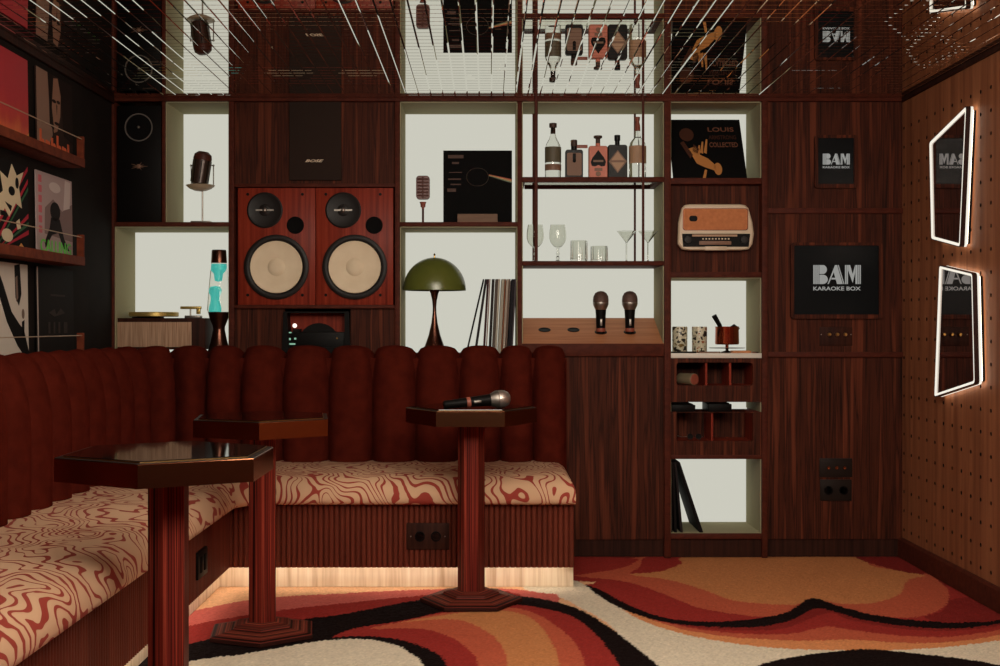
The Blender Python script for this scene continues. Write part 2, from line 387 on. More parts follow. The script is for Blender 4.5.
plain('wall_left', box(WL-.1, WL, YF, .45, 0, CEIL+.05), 'blackwall')
plain('wall_back', box(WL, WR, .38, .48, 0, CEIL+.05), 'walnut_dark')
plain('wall_front', box(WL, WR, YF-.1, YF, 0, CEIL+.05), 'walnut_dark')
def make_pegwall():
    mb = MB(); x = WR; dy, dz = .1008, .0892
    yc0, zc0 = -1.019, .755
    r = .0082; nh = 12
    ylo = yc0-dy/2-16*dy; yhi = yc0-dy/2+11*dy+.0
    zlo = zc0-dz/2-7*dz; zhi = zc0-dz/2+15*dz
    for j in range(-16, 11):
        for k in range(-7, 15):
            cy, cz = yc0+j*dy, zc0+k*dz
            ring = [(cy+r*math.cos(2*PI*(i+.5)/nh), cz+r*math.sin(2*PI*(i+.5)/nh)) for i in range(nh)]
            vs = [(x, cy-dy/2, cz-dz/2), (x, cy+dy/2, cz-dz/2), (x, cy+dy/2, cz+dz/2), (x, cy-dy/2, cz+dz/2)]
            vs += [(x, a, b) for a, b in ring]+[(x+.012, a, b) for a, b in ring]
            # corners go round with the ring
            fs = []; corner = lambda i: [2, 3, 0, 1][int(((i+.5)/nh*4)) % 4]
            for i in range(nh):
                n2 = (i+1) % nh; ca, cb = corner(i), corner(n2)
                fs.append([4+i, ca, cb, 4+n2] if ca != cb else [4+i, ca, 4+n2])
            mb.add(vs, fs, 0)
            mb.add(vs, [[4+i, 4+(i+1) % nh, 4+nh+(i+1) % nh, 4+nh+i] for i in range(nh)]+[[4+nh+i for i in range(nh)]], 1)
    q = lambda y0, y1, z0, z1: mb.add([(x, y0, z0), (x, y1, z0), (x, y1, z1), (x, y0, z1)], [[0, 1, 2, 3]], 0)
    q(YF, .45, -.02, zlo); q(YF, .45, zhi, CEIL+.05); q(YF, ylo, zlo, zhi); q(yhi, .45, zlo, zhi)
    mb.box(x+.015, x+.1, YF, .45, -.02, CEIL+.05, mi=1)
    struct(mb.build('wall_right', ['pegwood', 'blackmatte'], smooth=False))
make_pegwall()
bb = MB().prism([(WR-.018, 0), (WR, 0), (WR, .092), (WR-.008, .092), (WR-.018, .082)], YF, .06, 'y')
plain('baseboard_right', bb, 'walnut_edge')
plain('trim_1', box(WL, WL+.016, YF, 0, CEIL-.03, CEIL, bev=.003), 'walnut_dark')
plain('trim_2', box(WR-.012, WR, YF, 0, CEIL-.022, CEIL, bev=.003), 'walnut_dark')
plain('trim_3', box(WL, WR, -.012, .04, CEIL-.018, CEIL, bev=.002), 'walnut_edge')
def make_ceiling():
    mb = MB(); s = .0560; w = .0034; dp = w*math.tan(math.radians(21))
    x0 = X(407.5)-s*37; y0 = -.01
    z0, z1 = CEIL, CEIL+dp; wy = .0022; dy_ = wy*math.tan(math.radians(21))
    nx, ny = int((WR+.06-x0)/s)+1, 62
    vs = []; fs = []
    for j in range(ny):
        for i in range(nx):
            a, b = x0+i*s, x0+(i+1)*s; d, c = y0-j*s, y0-(j+1)*s
            o = len(vs)
            vs += [(a+w, c, z0+dy_), (b-w, c, z0+dy_), (b-w, d, z0+dy_), (a+w, d, z0+dy_), (a+w, c+wy, z0), (b-w, c+wy, z0), (b-w, d-wy, z0), (a+w, d-wy, z0)]
            fs += [[o+4, o+7, o+6, o+5], [o, o+4, o+5, o+1], [o+2, o+6, o+7, o+3]]
    for i in range(nx):
        a, b = x0+i*s, x0+(i+1)*s; c, d = y0-ny*s, y0; o = len(vs)
        vs += [(a, c, z1), (a+w, c, z0), (a+w, d, z0), (a, d, z1), (b, c, z1), (b-w, c, z0), (b-w, d, z0), (b, d, z1)]
        fs += [[o, o+1, o+2, o+3], [o+4, o+5, o+6, o+7]]
    yb = y0-ny*s
    mb.add(vs, fs)
    mb.add([(WL-.05, YF, z0), (WR+.05, YF, z0), (WR+.05, yb, z0), (WL-.05, yb, z0)], [[0, 1, 2, 3]])
    mb.box(WL-.1, WR+.1, YF-.1, .45, CEIL+.01, CEIL+.08)
    me_o = mb.build('ceiling', 'mirror', smooth=False); struct(me_o)
make_ceiling()

# ------------------------------------------------------------------ shelving wall
DEP = .34; BACK = .33
YP = -.004            # front of the upright edges
BASEZ = Z(354)        # counter level behind the sofa
zt = CEIL-.018
def upright(p, px0, px1, z0, z1, name='upright', y0=YP, y1=BACK+.02):
    box(X(px0), X(px1), y0, y1, z0, z1, bev=.002).build(name, 'walnut_edge', p)
def lining(p, mb):
    for i in range(len(mb.v)//8):
        q = MB(); q.v = mb.v[8*i:8*i+8]; q.f = [([a-8*i for a in f], k) for f, k in mb.f[6*i:6*i+6]]; q.build('lining', 'cream_lam', p)
def lightpanel(p, px0, px1, py0, py1):
    y = BACK
    box(X(px0)-.01, X(px1)+.01, y, y+.012, Z(py1), Z(py0)).build('light_panel', 'light', p)
def bay(name, label, cat, pl0, pl1, loc): return thing(name, label, cat, loc)
th = .004
# ---- bay A
A = thing('display_cabinet', 'backlit shelf cabinet holding the lava lamp beside the black wall', 'cabinet', (X(170), .0, BASEZ))
upright(A, 110, 114.5, 0, zt)
box(X(114.5), X(229), YP+.004, BACK, Z(226.5), Z(222), bev=.002).build('shelf', 'walnut_edge', A)
box(X(162), X(165.5), YP+.002, BACK, Z(222), zt, bev=.001).build('divider', 'walnut_edge', A)
mb = MB()
mb.box(X(165.5), X(165.5)+th, .006, BACK, Z(222), zt); mb.box(X(229)-th, X(229), .006, BACK, BASEZ, zt)
mb.box(X(114.5), X(114.5)+th, .006, BACK, BASEZ, Z(226.5)); mb.box(X(165.5), X(229), .006, BACK, zt-th, zt)
mb.box(X(114.5), X(229), .006, BACK, Z(226.5)-th, Z(226.5)); lining(A, mb)
box(X(166), X(228.5), BACK, BACK+.012, Z(222), zt).build('light_panel', 'light', A)
box(X(115), X(228.5), BACK, BACK+.012, BASEZ, Z(226.5)).build('light_panel', 'light', A)
box(X(114.5), X(229), .0, BACK, BASEZ-.03, BASEZ).build('counter', 'walnut_edge', A)
box(X(114.5), X(229), .02, .04, .05, BASEZ-.03).build('door', 'walnut', A)
# ---- bay B
Bq = thing('speaker_cabinet', 'walnut cabinet framing the two red loudspeakers', 'cabinet', (X(315), 0, BASEZ))
upright(Bq, 229, 234, 0, zt); 
for a, b in ((183.5, 187), (305, 308.5)):
    box(X(234), X(395), YP+.003, BACK, Z(b), Z(a), bev=.002).build('shelf', 'walnut_edge', Bq)
box(X(234), X(395), .022, .034, Z(183.5), zt).build('upper_panel', 'walnut', Bq)
box(X(234), X(395), .25, .262, Z(305), Z(187)).build('back_panel', 'walnut_dark', Bq)
box(X(234), X(284), .022, .034, BASEZ-.05, Z(308.5)).build('lower_panel', 'walnut', Bq)
box(X(350), X(395), .022, .034, BASEZ-.05, Z(308.5)).build('lower_panel', 'walnut', Bq)
box(X(284), X(350), .30, .31, BASEZ-.05, Z(308.5)).build('back_panel', 'walnut', Bq)
box(X(234), X(395), .0, BACK, BASEZ-.03, BASEZ-.0005).build('counter', 'walnut_edge', Bq)
box(X(234), X(395), .02, .04, .05, BASEZ-.03).build('door', 'walnut', Bq)
# ---- bay C
Cq = thing('record_cabinet', 'backlit shelf cabinet with the green lamp and the row of records', 'cabinet', (X(457), 0, BASEZ))
upright(Cq, 395, 400, 0, zt)
box(X(400), X(517.5), YP+.004, BACK, Z(226.5), Z(222), bev=.002).build('shelf', 'walnut_edge', Cq)
mb = MB()
mb.box(X(400), X(400)+th, .006, BACK, BASEZ, zt); mb.box(X(517.5)-th, X(517.5), .006, BACK, BASEZ, zt)
mb.box(X(400), X(517.5), .006, BACK, zt-th, zt); mb.box(X(400), X(517.5), .006, BACK, Z(226.5)-th, Z(226.5)); lining(Cq, mb)
box(X(400), X(517.5), BACK, BACK+.012, Z(222), zt).build('light_panel', 'light', Cq)
box(X(400), X(517.5), BACK, BACK+.012, BASEZ, Z(226.5)).build('light_panel', 'light', Cq)
box(X(400), X(517.5), 0, BACK, BASEZ-.03, BASEZ).build('counter', 'walnut_edge', Cq)
box(X(400), X(517.5), .02, .04, .05, BASEZ-.03).build('door', 'walnut', Cq)
# ---- bay D
Dq = thing('bar_cabinet', 'backlit bar cabinet with the bottle shelves and the sloping microphone top', 'cabinet', (X(592), 0, BASEZ))
upright(Dq, 517.5, 522, 0, zt)
mb = MB()
x0, x1 = X(522), X(664)
mb.box(x0, x1, YP, .03, Z(182), Z(177), bev=.002); mb.box(x0+.02, x1-.005, .29, .315, Z(182), Z(177), bev=.002)
mb.box(x0, x0+.015, .03, .30, Z(182), Z(177)); mb.box(x1-.03, x1-.006, .03, .30, Z(182), Z(177))
u = mb.build('shelf', 'walnut_edge', Dq)
box(x0+.015, x1-.03, .03, .29, Z(178.5), Z(177.3)).build('glass_pane', 'shelfglass', u)
box(x0, x1, YP, BACK, Z(265.5), Z(261), bev=.002).build('shelf', 'walnut_edge', Dq)
mb = MB()
ts = [(0., Z(343.5)), (BACK, Z(318, BACK)), (BACK, Z(318, BACK)-.03), (0., Z(343.5)-.03)]
mb.prism(ts, x0, x1, 'x'); o = mb.build('sloping_top', 'tanwood', Dq, smooth=False)
for i, hx in enumerate((544.5, 573.5)):
    hy = .17; hz = Z(343.5)+(Z(318, BACK)-Z(343.5))*hy/BACK
    sl = math.atan2(Z(318, BACK)-Z(343.5), BACK)
    mb = MB(); mb.T = Matrix.Translation((X(hx, hy), hy, hz)) @ Matrix.Rotation(sl, 4, 'X')
    mb.lathe([(.0295, .0), (.0295, .0022), (.024, .003), (.022, .0006)], n=20); mb.build('microphone_hole', 'black', o)
box(x0, x1, -.002, .03, Z(356.5), Z(343.5), bev=.003).build('fascia', 'walnut_edge', Dq)
box(x0, x1, .014, .034, Z(540), Z(356.5)).build('lower_panel', 'walnut', Dq)
box(x0, x1, .022, .045, 0, Z(540)+.004).build('plinth', 'walnut_dark', Dq)
mb = MB()
mb.box(x0, x0+th, .006, BACK, Z(343), zt); mb.box(x1-th, x1, .006, BACK, Z(343), zt); mb.box(x0, x1, .006, BACK, zt-th, zt); lining(Dq, mb)
box(x0, x1, BACK, BACK+.012, Z(330, BACK), zt).build('light_panel', 'light', Dq)
for xr, yr, r in ((536, -.012, .0085), (536, .315, .006), (642.8, -.012, .0062), (642.8, .315, .0055)):
    x = X(xr); zb = Z(261) if yr < 0 else Z(265.5)
    MB().tube([(x, yr, zb), (x, yr, CEIL-.0005)], r, 10).build('hanging_rod', 'rod', Dq)
# ---- bay E
E = thing('tall_shelf_cabinet', 'narrow tall walnut cabinet with the radio niche and pigeonhole drawers', 'cabinet', (X(716), 0, 0))
upright(E, 664, 670.5, 0, zt, y0=-.014); upright(E, 761.5, 767, 0, zt, y0=-.014)
x0, x1 = X(670.5), X(761.5)
for a, b in ((178, 184), (272, 277.5), (455, 459), (533.5, 539)):
    box(x0, x1, YP, BACK, Z(b), Z(a), bev=.002).build('shelf', 'walnut_edge', E)
box(x0, x1, .055, .07, Z(272), Z(184)).build('niche_panel', 'walnut', E)
box(x0, x1, -.004, BACK, Z(358), Z(353.2), bev=.001).build('white_shelf', 'white', E)
box(x0, x1, .010, .03, 0, Z(539)).build('plinth', 'walnut_dark', E)
mb = MB()
for za, zb in ((Z(178), zt), (Z(353), Z(277.5)), (Z(412), Z(402)), (Z(533.5), Z(459))):
    mb.box(x0, x0+th, .006, BACK, za, zb); mb.box(x1-th, x1, .006, BACK, za, zb)
mb.box(x0, x1, .006, BACK, zt-th, zt); mb.box(x0, x1, .006, BACK, Z(277.5)-th, Z(277.5)); mb.box(x0, x1, .01, BACK, Z(533.5), Z(533.5)+.002)
lining(E, mb)
for za, zb in ((Z(178), zt), (Z(353), Z(277.5)), (Z(418), Z(402)), (Z(533.5), Z(459))):
    box(x0, x1, BACK, BACK+.012, za, zb).build('light_panel', 'light', E)
def pigeon(py0, py1, oy0, oy1, divs, rad):
    d = box(x0+.001, x1-.001, .2, .215, Z(py1), Z(py0)).build('drawer', 'walnut', E)
    mb = MB(); inn = rrect(X(676.5), X(753), Z(oy1), Z(oy0), rad)
    cut_panel(mb, resample(inn, x0+.001, x1-.001, Z(py1), Z(py0)), inn, .0, .014); mb.build('drawer_front', 'walnut', d, smooth=False)
    mb = MB()
    mb.box(x0+.001, x1-.001, .014, .2, Z(py1)+.001, Z(oy1)); mb.box(x0+.001, X(676.5), .014, .2, Z(oy1), Z(py0)); mb.box(X(753), x1-.001, .014, .2, Z(oy1), Z(py0))
    mb.build('tray', 'redwood', d)
    for q in divs: box(X(q), X(q+2.2), .012, .2, Z(oy1), Z(oy0)).build('divider', 'redwood', d)
pigeon(358.2, 402, 362.5, 385.5, (705.5, 729.5), .014)
pigeon(412, 455, 412.6, 441, (711.5,), .008)
# ---- bay F
Fq = thing('wall_cabinet', 'wide dark walnut panelled cabinet carrying both black screens by the corner', 'cabinet', (X(835), 0, 0))
x0, x1 = X(767), WR
box(x0, x1, .014, .034, Z(208), zt).build('upper_panel', 'walnut', Fq)
box(x0, x1, .0, .034, Z(213.5), Z(208), bev=.003).build('rail', 'walnut_edge', Fq)
box(x0, x1, .014, .034, Z(352), Z(213.5)).build('middle_panel', 'walnut', Fq)
box(x0, x1, .0, .034, Z(357.5), Z(352), bev=.003).build('rail', 'walnut_edge', Fq)
box(x0, x1, .014, .034, Z(539.5), Z(357.5)).build('lower_panel', 'walnut', Fq)
box(x0, x1, .022, .045, 0, Z(539.5)+.003).build('plinth', 'walnut_dark', Fq)

# ------------------------------------------------------------------ screens and wall plates
def bam(px0, px1, py0, py1, y, p):
    """art-deco lettering on the screen"""
    x0, x1, z0, z1 = X(px0), X(px1), Z(py1), Z(py0); w, h = x1-x0, z1-z0
    mb = MB()
    def pl(pts): mb.prism([(x0+a*w, z0+b*h) for a, b in pts], y-.0012, y, 'y')
    s = .030
    for a in (0, .042, .084): pl([(a, 0), (a+s, 0), (a+s, 1), (a, 1)])
    def bowl(z_0, z_1, r):
        c = (z_0+z_1)/2; hh = (z_1-z_0)/2; P = [(.126, z_0)]
        for i in range(13):
            a = -PI/2+PI*i/12; P.append((.20+r*math.cos(a), c+hh*math.sin(a)))
        P.append((.126, z_1)); pl(P)
    bowl(.53, 1, .085); bowl(0, .49, .105)
    pl([(.30, 0), (.325, 0), (.47, .86), (.455, .98)])
    for k in range(2): pl([(.455+.0, 1), (.50, 1), (.62+.0, 0), (.50, 0), (.42, .72)]) if k == 0 else None
    pl([(.375, .24), (.50, .24), (.495, .33), (.39, .33)])
    pl([(.515, 1), (.535, 1), (.655, 0), (.635, 0)])
    for a in (.668, .703): pl([(a, 0), (a+.026, 0), (a+.026, 1), (a, 1)])
    pl([(.735, 1), (.775, 1), (.830, .52), (.880, 1), (.880, .58), (.830, .06), (.735, .72)])
    for a, b in ((.888, .93), (.942, .962), (.974, 1.0)): pl([(a, 0), (b, 0), (b, 1), (a, 1)])
    return mb.build('logo', 'logo', p, smooth=False)
def screen(label, px0, px1, py0, py1, logo, word, name='touch_screen', bez=5):
    o = thing(name, label, 'screen', (X((px0+px1)/2), .014, Z(py1)))
    mb = MB(); x0, x1, z0, z1 = X(px0), X(px1), Z(py1), Z(py0)
    inn = rrect(x0, x1, z0, z1, .004); out = rrect(x0-.016, x1+.016, z0-.02, z1+.014, .016)
    cut_panel(mb, out, inn, -.004, .0139); mb.build('bezel', 'walnut', o)
    s = box(x0, x1, .004, .0139, z0, z1).build('panel', 'screen', o)
    bam(*logo, .004, s)
    MB().text('KARAOKE BOX', X(word[0]), .004, Z(word[3]), Z(word[2])-Z(word[3]), X(word[1])-X(word[0]), bold=.02).build('lettering', 'logo', s, smooth=False)
    return o
screen('large black karaoke screen with white logo at chest height', 794, 879, 245.5, 314.5, (813.5, 861, 265, 284), (813.5, 861, 286.5, 290.5))
screen('small upright black karaoke screen high up above the wide one', 818, 854, 138, 184, (823, 850, 153.5, 164.5), (823, 850, 166, 168.2))
kp = thing('knob_plate', 'dark control plate with three brass knobs right below the large screen', 'control plate', (X(837), .014, Z(343)))
box(X(820), X(853), .009, .0139, Z(346), Z(327), bev=.002).build('plate', 'walnut_dark', kp)
for q in (829.5, 837.5, 845.5):
    MB().lathe([(.0085, 0), (.0085, .012), (.006, .015)], (X(q), .009, Z(334.5)), 14, 'y').build('knob', 'brass', kp)
for q in (821.8, 851.5): MB().lathe([(.003, 0), (.002, .0015)], (X(q), .009, Z(334.5)), 8, 'y').build('screw', 'steel', kp)
jp = thing('jack_plate', 'dark plate with three small brass jacks low on the walnut panel', 'control plate', (X(836), .014, Z(477)))
box(X(820), X(853), .009, .0139, Z(477.5), Z(458.5), bev=.002).build('plate', 'plate_dark', jp)
for q in (829, 837, 845): MB().lathe([(.0075, 0), (.0075, .006), (.004, .006), (.004, .002)], (X(q), .009, Z(468)), 14, 'y').build('jack', 'bronze', jp)
def socket(label, cx, y, cz, w, h, loc_name='power_socket'):
    o = thing(loc_name, label, 'socket', (cx, y, cz-h/2))
    box(cx-w/2, cx+w/2, y-.006, y, cz-h/2, cz+h/2, bev=.002).build('plate', 'plate_dark', o)
    for k in (-.24, .24):
        MB().lathe([(.021, 0), (.021, .003), (.017, .004), (.016, -.003)], (cx+k*w, y-.006, cz), 18, 'y').build('outlet', 'blackmatte', o)
    return o
socket('black double power socket beneath the brass jack plate', X(836.5), .014, Z(490.5), .148, .1)

# ------------------------------------------------------------------ loudspeakers
def loudspeaker(px0, px1, cxw, cxt, cxp, label):
    yf = .012; o = thing('loudspeaker', label, 'loudspeaker', (X((px0+px1)/2), yf, Z(305)), 'red wooden loudspeakers')
    box(X(px0), X(px1), yf, .25, Z(305)+.0005, Z(187)-.003, bev=.002).build('cabinet', 'redwood', o)
    c = (X(cxw), yf, Z(267)); u = 1/214.
    MB().lathe([(32.5*u, 0), (32.5*u, .008), (30*u, .013), (27.5*u, .011), (26*u, .006), (25.5*u, .003)], c, 40, 'y', caps=False).build('woofer_ring', 'rubber', o)
    mb = MB().lathe([(27*u, .002), (25.8*u, .010), (24.5*u, .008), (18*u, .0035), (9*u, .001), (8*u, .001)], c, 40, 'y', caps=False)
    w = mb.build('woofer_cone', 'cone', o)
    MB().lathe([(9*u, .0008), (7.5*u, .006), (5*u, .010), (2*u, .012), (.01*u, .0123)], c, 24, 'y').build('dust_cap', 'cone', w)
    c = (X(cxt), yf, Z(210))
    MB().lathe([(18*u, 0), (18*u, .005), (16.5*u, .008), (15*u, .006), (11*u, .002), (6*u, .001), (5*u, .004), (1*u, .005)], c, 32, 'y').build('tweeter', 'rubber', o)
    mb = MB().ball((c[0], yf-.006, c[2]), 2.6*u, (1, .7, 1), 12, 8); mb.box(c[0]-9*u, c[0]+9*u, yf-.009, yf-.005, c[2]-.8*u, c[2]+.8*u); mb.build('tweeter_dome', 'steel', o)
    c = (X(cxp), yf, Z(225))
    MB().lathe([(8.7*u, 0), (8.7*u, .004), (7.6*u, .005), (7.4*u, .001), (7.2*u, .0006)], c, 24, 'y').build('bass_port', 'blackmatte', o)
    for sx in (px0+10, px1-13):
        for sy in (194, 295):
            MB().lathe([(1.6*u, 0), (1.5*u, .0012), (.4*u, .0014)], (X(sx), yf, Z(sy)), 8, 'y').build('screw', 'black', o)
loudspeaker(237.2, 315, 276, 264.5, 295, 'left red wooden loudspeaker of the pair with cream cone')
loudspeaker(315.5, 393, 354.5, 343, 374, 'right red wooden loudspeaker of the pair with cream cone')
o = thing('wall_speaker', 'flat charcoal speaker on the panel above the red loudspeakers', 'speaker', (X(316), .022, Z(178)))
box(X(289), X(341), .006, .0219, Z(180), Z(101), bev=.003).build('grille', 'charcoal', o)
MB().text('BOSE', X(305), .006, Z(162), Z(159.3)-Z(162), X(323.5)-X(305), depth=.002, shear=.4, bold=.03).build('badge', 'ivory', o, smooth=False)
o = thing('tall_speaker', 'tall black speaker with a ringed cone in the upper left corner', 'speaker', (X(139), .02, Z(222)))
box(X(116.5), X(160.5), .012, .3, Z(222)+.0003, Z(105), bev=.003).build('cabinet', 'black', o)
MB().lathe([(14*u, 0), (14*u, .003), (13*u, .004), (12.6*u, .001)] if False else [(14/214, 0), (14/214, .003), (13.1/214, .003), (12.7/214, .0)], (X(138), .012, Z(127)), 32, 'y').build('driver_ring', 'steel', o)
MB().lathe([(12.7/214, 0.0), (6/214, .001), (3/214, .004), (.2/214, .005)], (X(138), .012, Z(127)), 24, 'y').build('driver_cone', 'blackmatte', o)
MB().ball((X(138), .008, Z(127)), 1.6/214).build('driver_cap', 'steel', o)
mb = MB().ball((X(138), .009, Z(166)), 2.2/214, (1, .5, 1), 10, 6)
for k in range(10):
    a = 2*PI*k/10; rr = (9 if k % 2 == 0 else 6)/214
    mb.tube([(X(138), .011, Z(166)), (X(138)+rr*math.cos(a), .011, Z(166)+.45*rr*math.sin(a))], [.0022, .0006], 6)
mb.build('emblem', 'label_brown', o)

# ------------------------------------------------------------------ vintage microphones on shelves
def mic_stand_cradle():
    y = .14; cx = X(202.5, y); zb = Z(222)
    o = thing('vintage_microphone', 'chunky brown studio microphone in a yoke on a stem, upper left shelf', 'microphone', (cx, y, zb))
    k = (DB+y)/F
    MB().box(cx-10*k, cx+10*k, y-.045, y+.045, zb, zb+2.8*k, bev=.004).build('base', 'steel', o)
    MB().tube([(cx, y, zb+2*k), (cx, y, zb+33*k)], .8*k, 8).build('stem', 'steel', o)
    z0 = Z(191.5, y)
    MB().lathe([(.5*k, 0), (6*k, .8*k), (11*k, 3*k), (14.5*k, 6*k), (13*k, 6.6*k), (5*k, 6*k)], (cx-2*k, y, z0), 28).build('cradle', 'ivory', o)
    mb = MB()
    mb.tube([(cx-11*k, y, z0+5*k), (cx-11.5*k, y, z0+26*k)], .5*k, 6); mb.tube([(cx+11*k, y, z0+4*k), (cx+11*k, y, z0+26*k)], .6*k, 6)
    mb.ball((cx-11.5*k, y, z0+26*k), 1.1*k); mb.ball((cx+11*k, y, z0+26*k), 1.1*k); mb.tube([(cx-11.5*k, y, z0+26*k), (cx-6*k, y, z0+26*k)], .5*k, 6); mb.tube([(cx+6*k, y, z0+26*k), (cx+11*k, y, z0+26*k)], .5*k, 6)
    mb.build('yoke', 'steel', o)
    T = Matrix.Translation((cx-1.5*k, y, z0+21*k)) @ Matrix.Rotation(.14, 4, 'Y')
    mb = MB(); mb.T = T
    mb.lathe([(6*k, -14.5*k), (8.2*k, -13*k), (8.8*k, 0), (8.8*k, 11*k)], n=24); b = mb.build('body', 'mic_body', o)
    mb = MB(); mb.T = T
    mb.lathe([(8.9*k, 10*k), (9.2*k, 12*k), (8.4*k, 16*k), (5*k, 18.8*k), (.2*k, 19.2*k)], n=24); mb.build('head_band', 'rod', o)
    mb = MB(); mb.T = T
    for j in range(8):
        a = 2*PI*j/8+.2; mb.tube([(8.6*k*math.cos(a), 8.6*k*math.sin(a), -12*k), (8.9*k*math.cos(a), 8.9*k*math.sin(a), 10*k)], .45*k, 5)
    mb.build('ribs', 'black', b)
mic_stand_cradle()
def mic_small():
    y = .12; cx = X(423, y); zb = Z(222); k = (DB+y)/F
    o = thing('vintage_microphone', 'small slatted red-brown microphone standing left of the black album', 'microphone', (cx, y, zb))
    MB().lathe([(6*k, 0), (6*k, .8*k), (2*k, 1.6*k), (.5*k, 1.8*k)], (cx, y, zb), 20).build('base', 'rod', o)
    MB().tube([(cx, y, zb+1*k), (cx, y, zb+16*k)], 1.1*k, 8).build('stem', 'rod', o)
    MB().lathe([(1.3*k, 0), (1.3*k, 1.5*k), (2.4*k, 2*k), (2.6*k, 5*k), (3.5*k, 7*k)], (cx, y, zb+15*k), 14).build('swivel', 'redwax', o)
    h = MB().prism(rrect(cx-6.8*k, cx+6.8*k, Z(199.5, y), Z(176, y), 3.4*k), y-.016, y+.016, 'y').build('head', 'mic_red', o)
    mb = MB()
    for j in range(6): mb.box(cx-5.6*k, cx+5.6*k, y-.019, y-.0155, Z(196.8-j*3.3, y), Z(195.2-j*3.3, y), bev=.001)
    mb.box(cx-.8*k, cx+.8*k, y-.0195, y-.016, Z(198.5, y), Z(177, y)); mb.build('slats', 'rod', h)
mic_small()

# ------------------------------------------------------------------ lava lamp, record player, lamp
def lava():
    y = .07; cx = X(219, y); k = (DB+y)/F; zb = BASEZ
    o = thing('lava_lamp', 'lava lamp with turquoise wax and dark copper cap and base', 'lava lamp', (cx, y, zb))
    ztop = Z(250, y); g0 = Z(312, y); g1 = Z(263, y)
    MB().lathe([(12*k, 0), (11.5*k, 1*k), (8*k, 13*k), (5.8*k, 24*k), (6*k, 27*k), (9.5*k, 36*k), (10.8*k, g0-zb)], (cx, y, zb), 28).build('base', 'copper_dark', o)
    MB().lathe([(10.8*k, g0), (11.6*k, g0+2*k), (11.2*k, g0+10*k), (9.6*k, g0+30*k), (7.6*k, g1)], (cx, y, 0), 28).build('bottle', 'lampglass', o)
    MB().lathe([(7.9*k, g1), (7.2*k, ztop-1*k), (6.8*k, ztop), (5*k, ztop)], (cx, y, 0), 24).build('cap', 'copper_dark', o)
    MB().lathe([(6.6*k, g1-1*k), (7*k, g1-5*k), (6*k, g1-8*k), (3.8*k, g1-11*k), (3.4*k, g1-15*k), (3*k, g1-18*k), (.3*k, g1-19*k)], (cx-.5*k, y, 0), 20).build('wax_blob', 'teal', o)
    MB().lathe([(5*k, g0+.5*k), (5.2*k, g0+4*k), (3.8*k, g0+10*k), (3.6*k, g0+15*k), (5*k, g0+19*k), (5.4*k, g0+22*k), (4*k, g0+25*k), (.3*k, g0+26*k)], (cx-3.2*k, y, 0), 20).build('wax_blob', 'teal', o)
M['copper_dark'] = mat('dark_copper', (88, 54, 42), .28, .9)
M['lampglass'] = glassm('lamp_glass', (244, 246, 240), 0, 1.2)
lava()
def player():
    y0, y1 = .035, .28; k = (DB+y0)/F; zb = BASEZ
    o = thing('record_player', 'vintage record player on a cloth-fronted walnut case beside the lava lamp', 'record player', (X(155), y0, zb))
    xa, xb = X(114.8, y0)+.008, X(205, y0); zt_ = Z(318, y0)
    box(xa, xb, y0, y1, zb+.02, zt_, bev=.004).build('case', 'walnut_dark', o)
    box(X(117.5, y0), X(191.5, y0), y0-.003, y0+.001, Z(347, y0), Z(322, y0), bev=.001).build('grille', 'ribcloth', o)
    for q in (163.5, 199): MB().lathe([(4*k, 0), (3.6*k, .01), (1*k, .012)], (X(q, y0), y0, Z(350, y0)), 16, 'y').build('knob', 'chrome', o)
    ym = .15
    MB().lathe([(.075, 0), (.075, .006), (.02, .007)], (X(148, ym), ym, zt_), 32).build('plinth_ring', 'black', o)
    MB().lathe([(.112, .007), (.116, .010), (.116, .026), (.112, .029), (.004, .030)], (X(154, ym), ym, zt_), 40).build('platter', 'gold_trim', o)
    k = (DB+ym)/F
    t = MB().box(X(186, ym), X(201, ym), ym-.03, ym+.03, zt_, zt_+2.6*k, bev=.002).build('tonearm_base', 'steel', o)
    mb = MB(); zt2 = zt_+9*k
    mb.box(X(180.5, ym), X(201.5, ym), ym-.008, ym+.008, zt2, zt2+2.8*k, bev=.003); mb.box(X(196.5, ym), X(200.5, ym), ym-.008, ym+.008, zt2-5*k, zt2+1*k, bev=.003)
    mb.build('tonearm', 'gold_trim', o)
    MB().tube([(X(190.5, ym), ym, zt_+2*k), (X(190.5, ym), ym, zt2+k)], .8*k, 8).build('tonearm_post', 'steel', o)
M['ribcloth'] = grain('rib_cloth', [(.3, (150, 116, 92)), (.7, (196, 160, 132))], (190, 4, 6), rough=.9, detail=2)
player()
def mushroom():
    y = .14; cx = X(434.5, y); k = (DB+y)/F; zb = BASEZ
    o = thing('mushroom_lamp', 'olive green dome table lamp on a slender trumpet stem', 'lamp', (cx, y, zb))
    z0 = Z(290.5, y); R = 31.5*k; H = 33*k
    prof = [(R, 0)]+[(R*math.cos(a), H*math.sin(a)) for a in [PI/2*i/12 for i in range(12)]]+[(.4*k, H)]
    prof += [(.4*k, H-.004)]+[((R-.004)*math.cos(PI/2*i/12), (H-.004)*math.sin(PI/2*i/12)) for i in range(11, -1, -1)]
    MB().lathe(prof, (cx, y, z0), 40, caps=False).build('lamp_shade', 'green', o)
    MB().lathe([(.8*k, 0), (.6*k, 2*k), (1.2*k, 3*k), (.2*k, 4.4*k)], (cx, y, z0+H-.001), 10).build('finial', 'brass', o)
    h = z0-zb
    MB().lathe([(14*k, 0), (13.5*k, .8*k), (9.5*k, 8*k), (6*k, 18*k), (3.2*k, 30*k), (2.0*k, 40*k), (1.8*k, 46*k), (2.4*k, 53*k), (4*k, 60*k), (5.2*k, h), (4*k, h+6*k)], (cx, y, zb), 24).build('stem', 'copper_dark', o)
    MB().ball((cx, y, z0+14*k), 7*k).build('bulb', 'white', o)
mushroom()

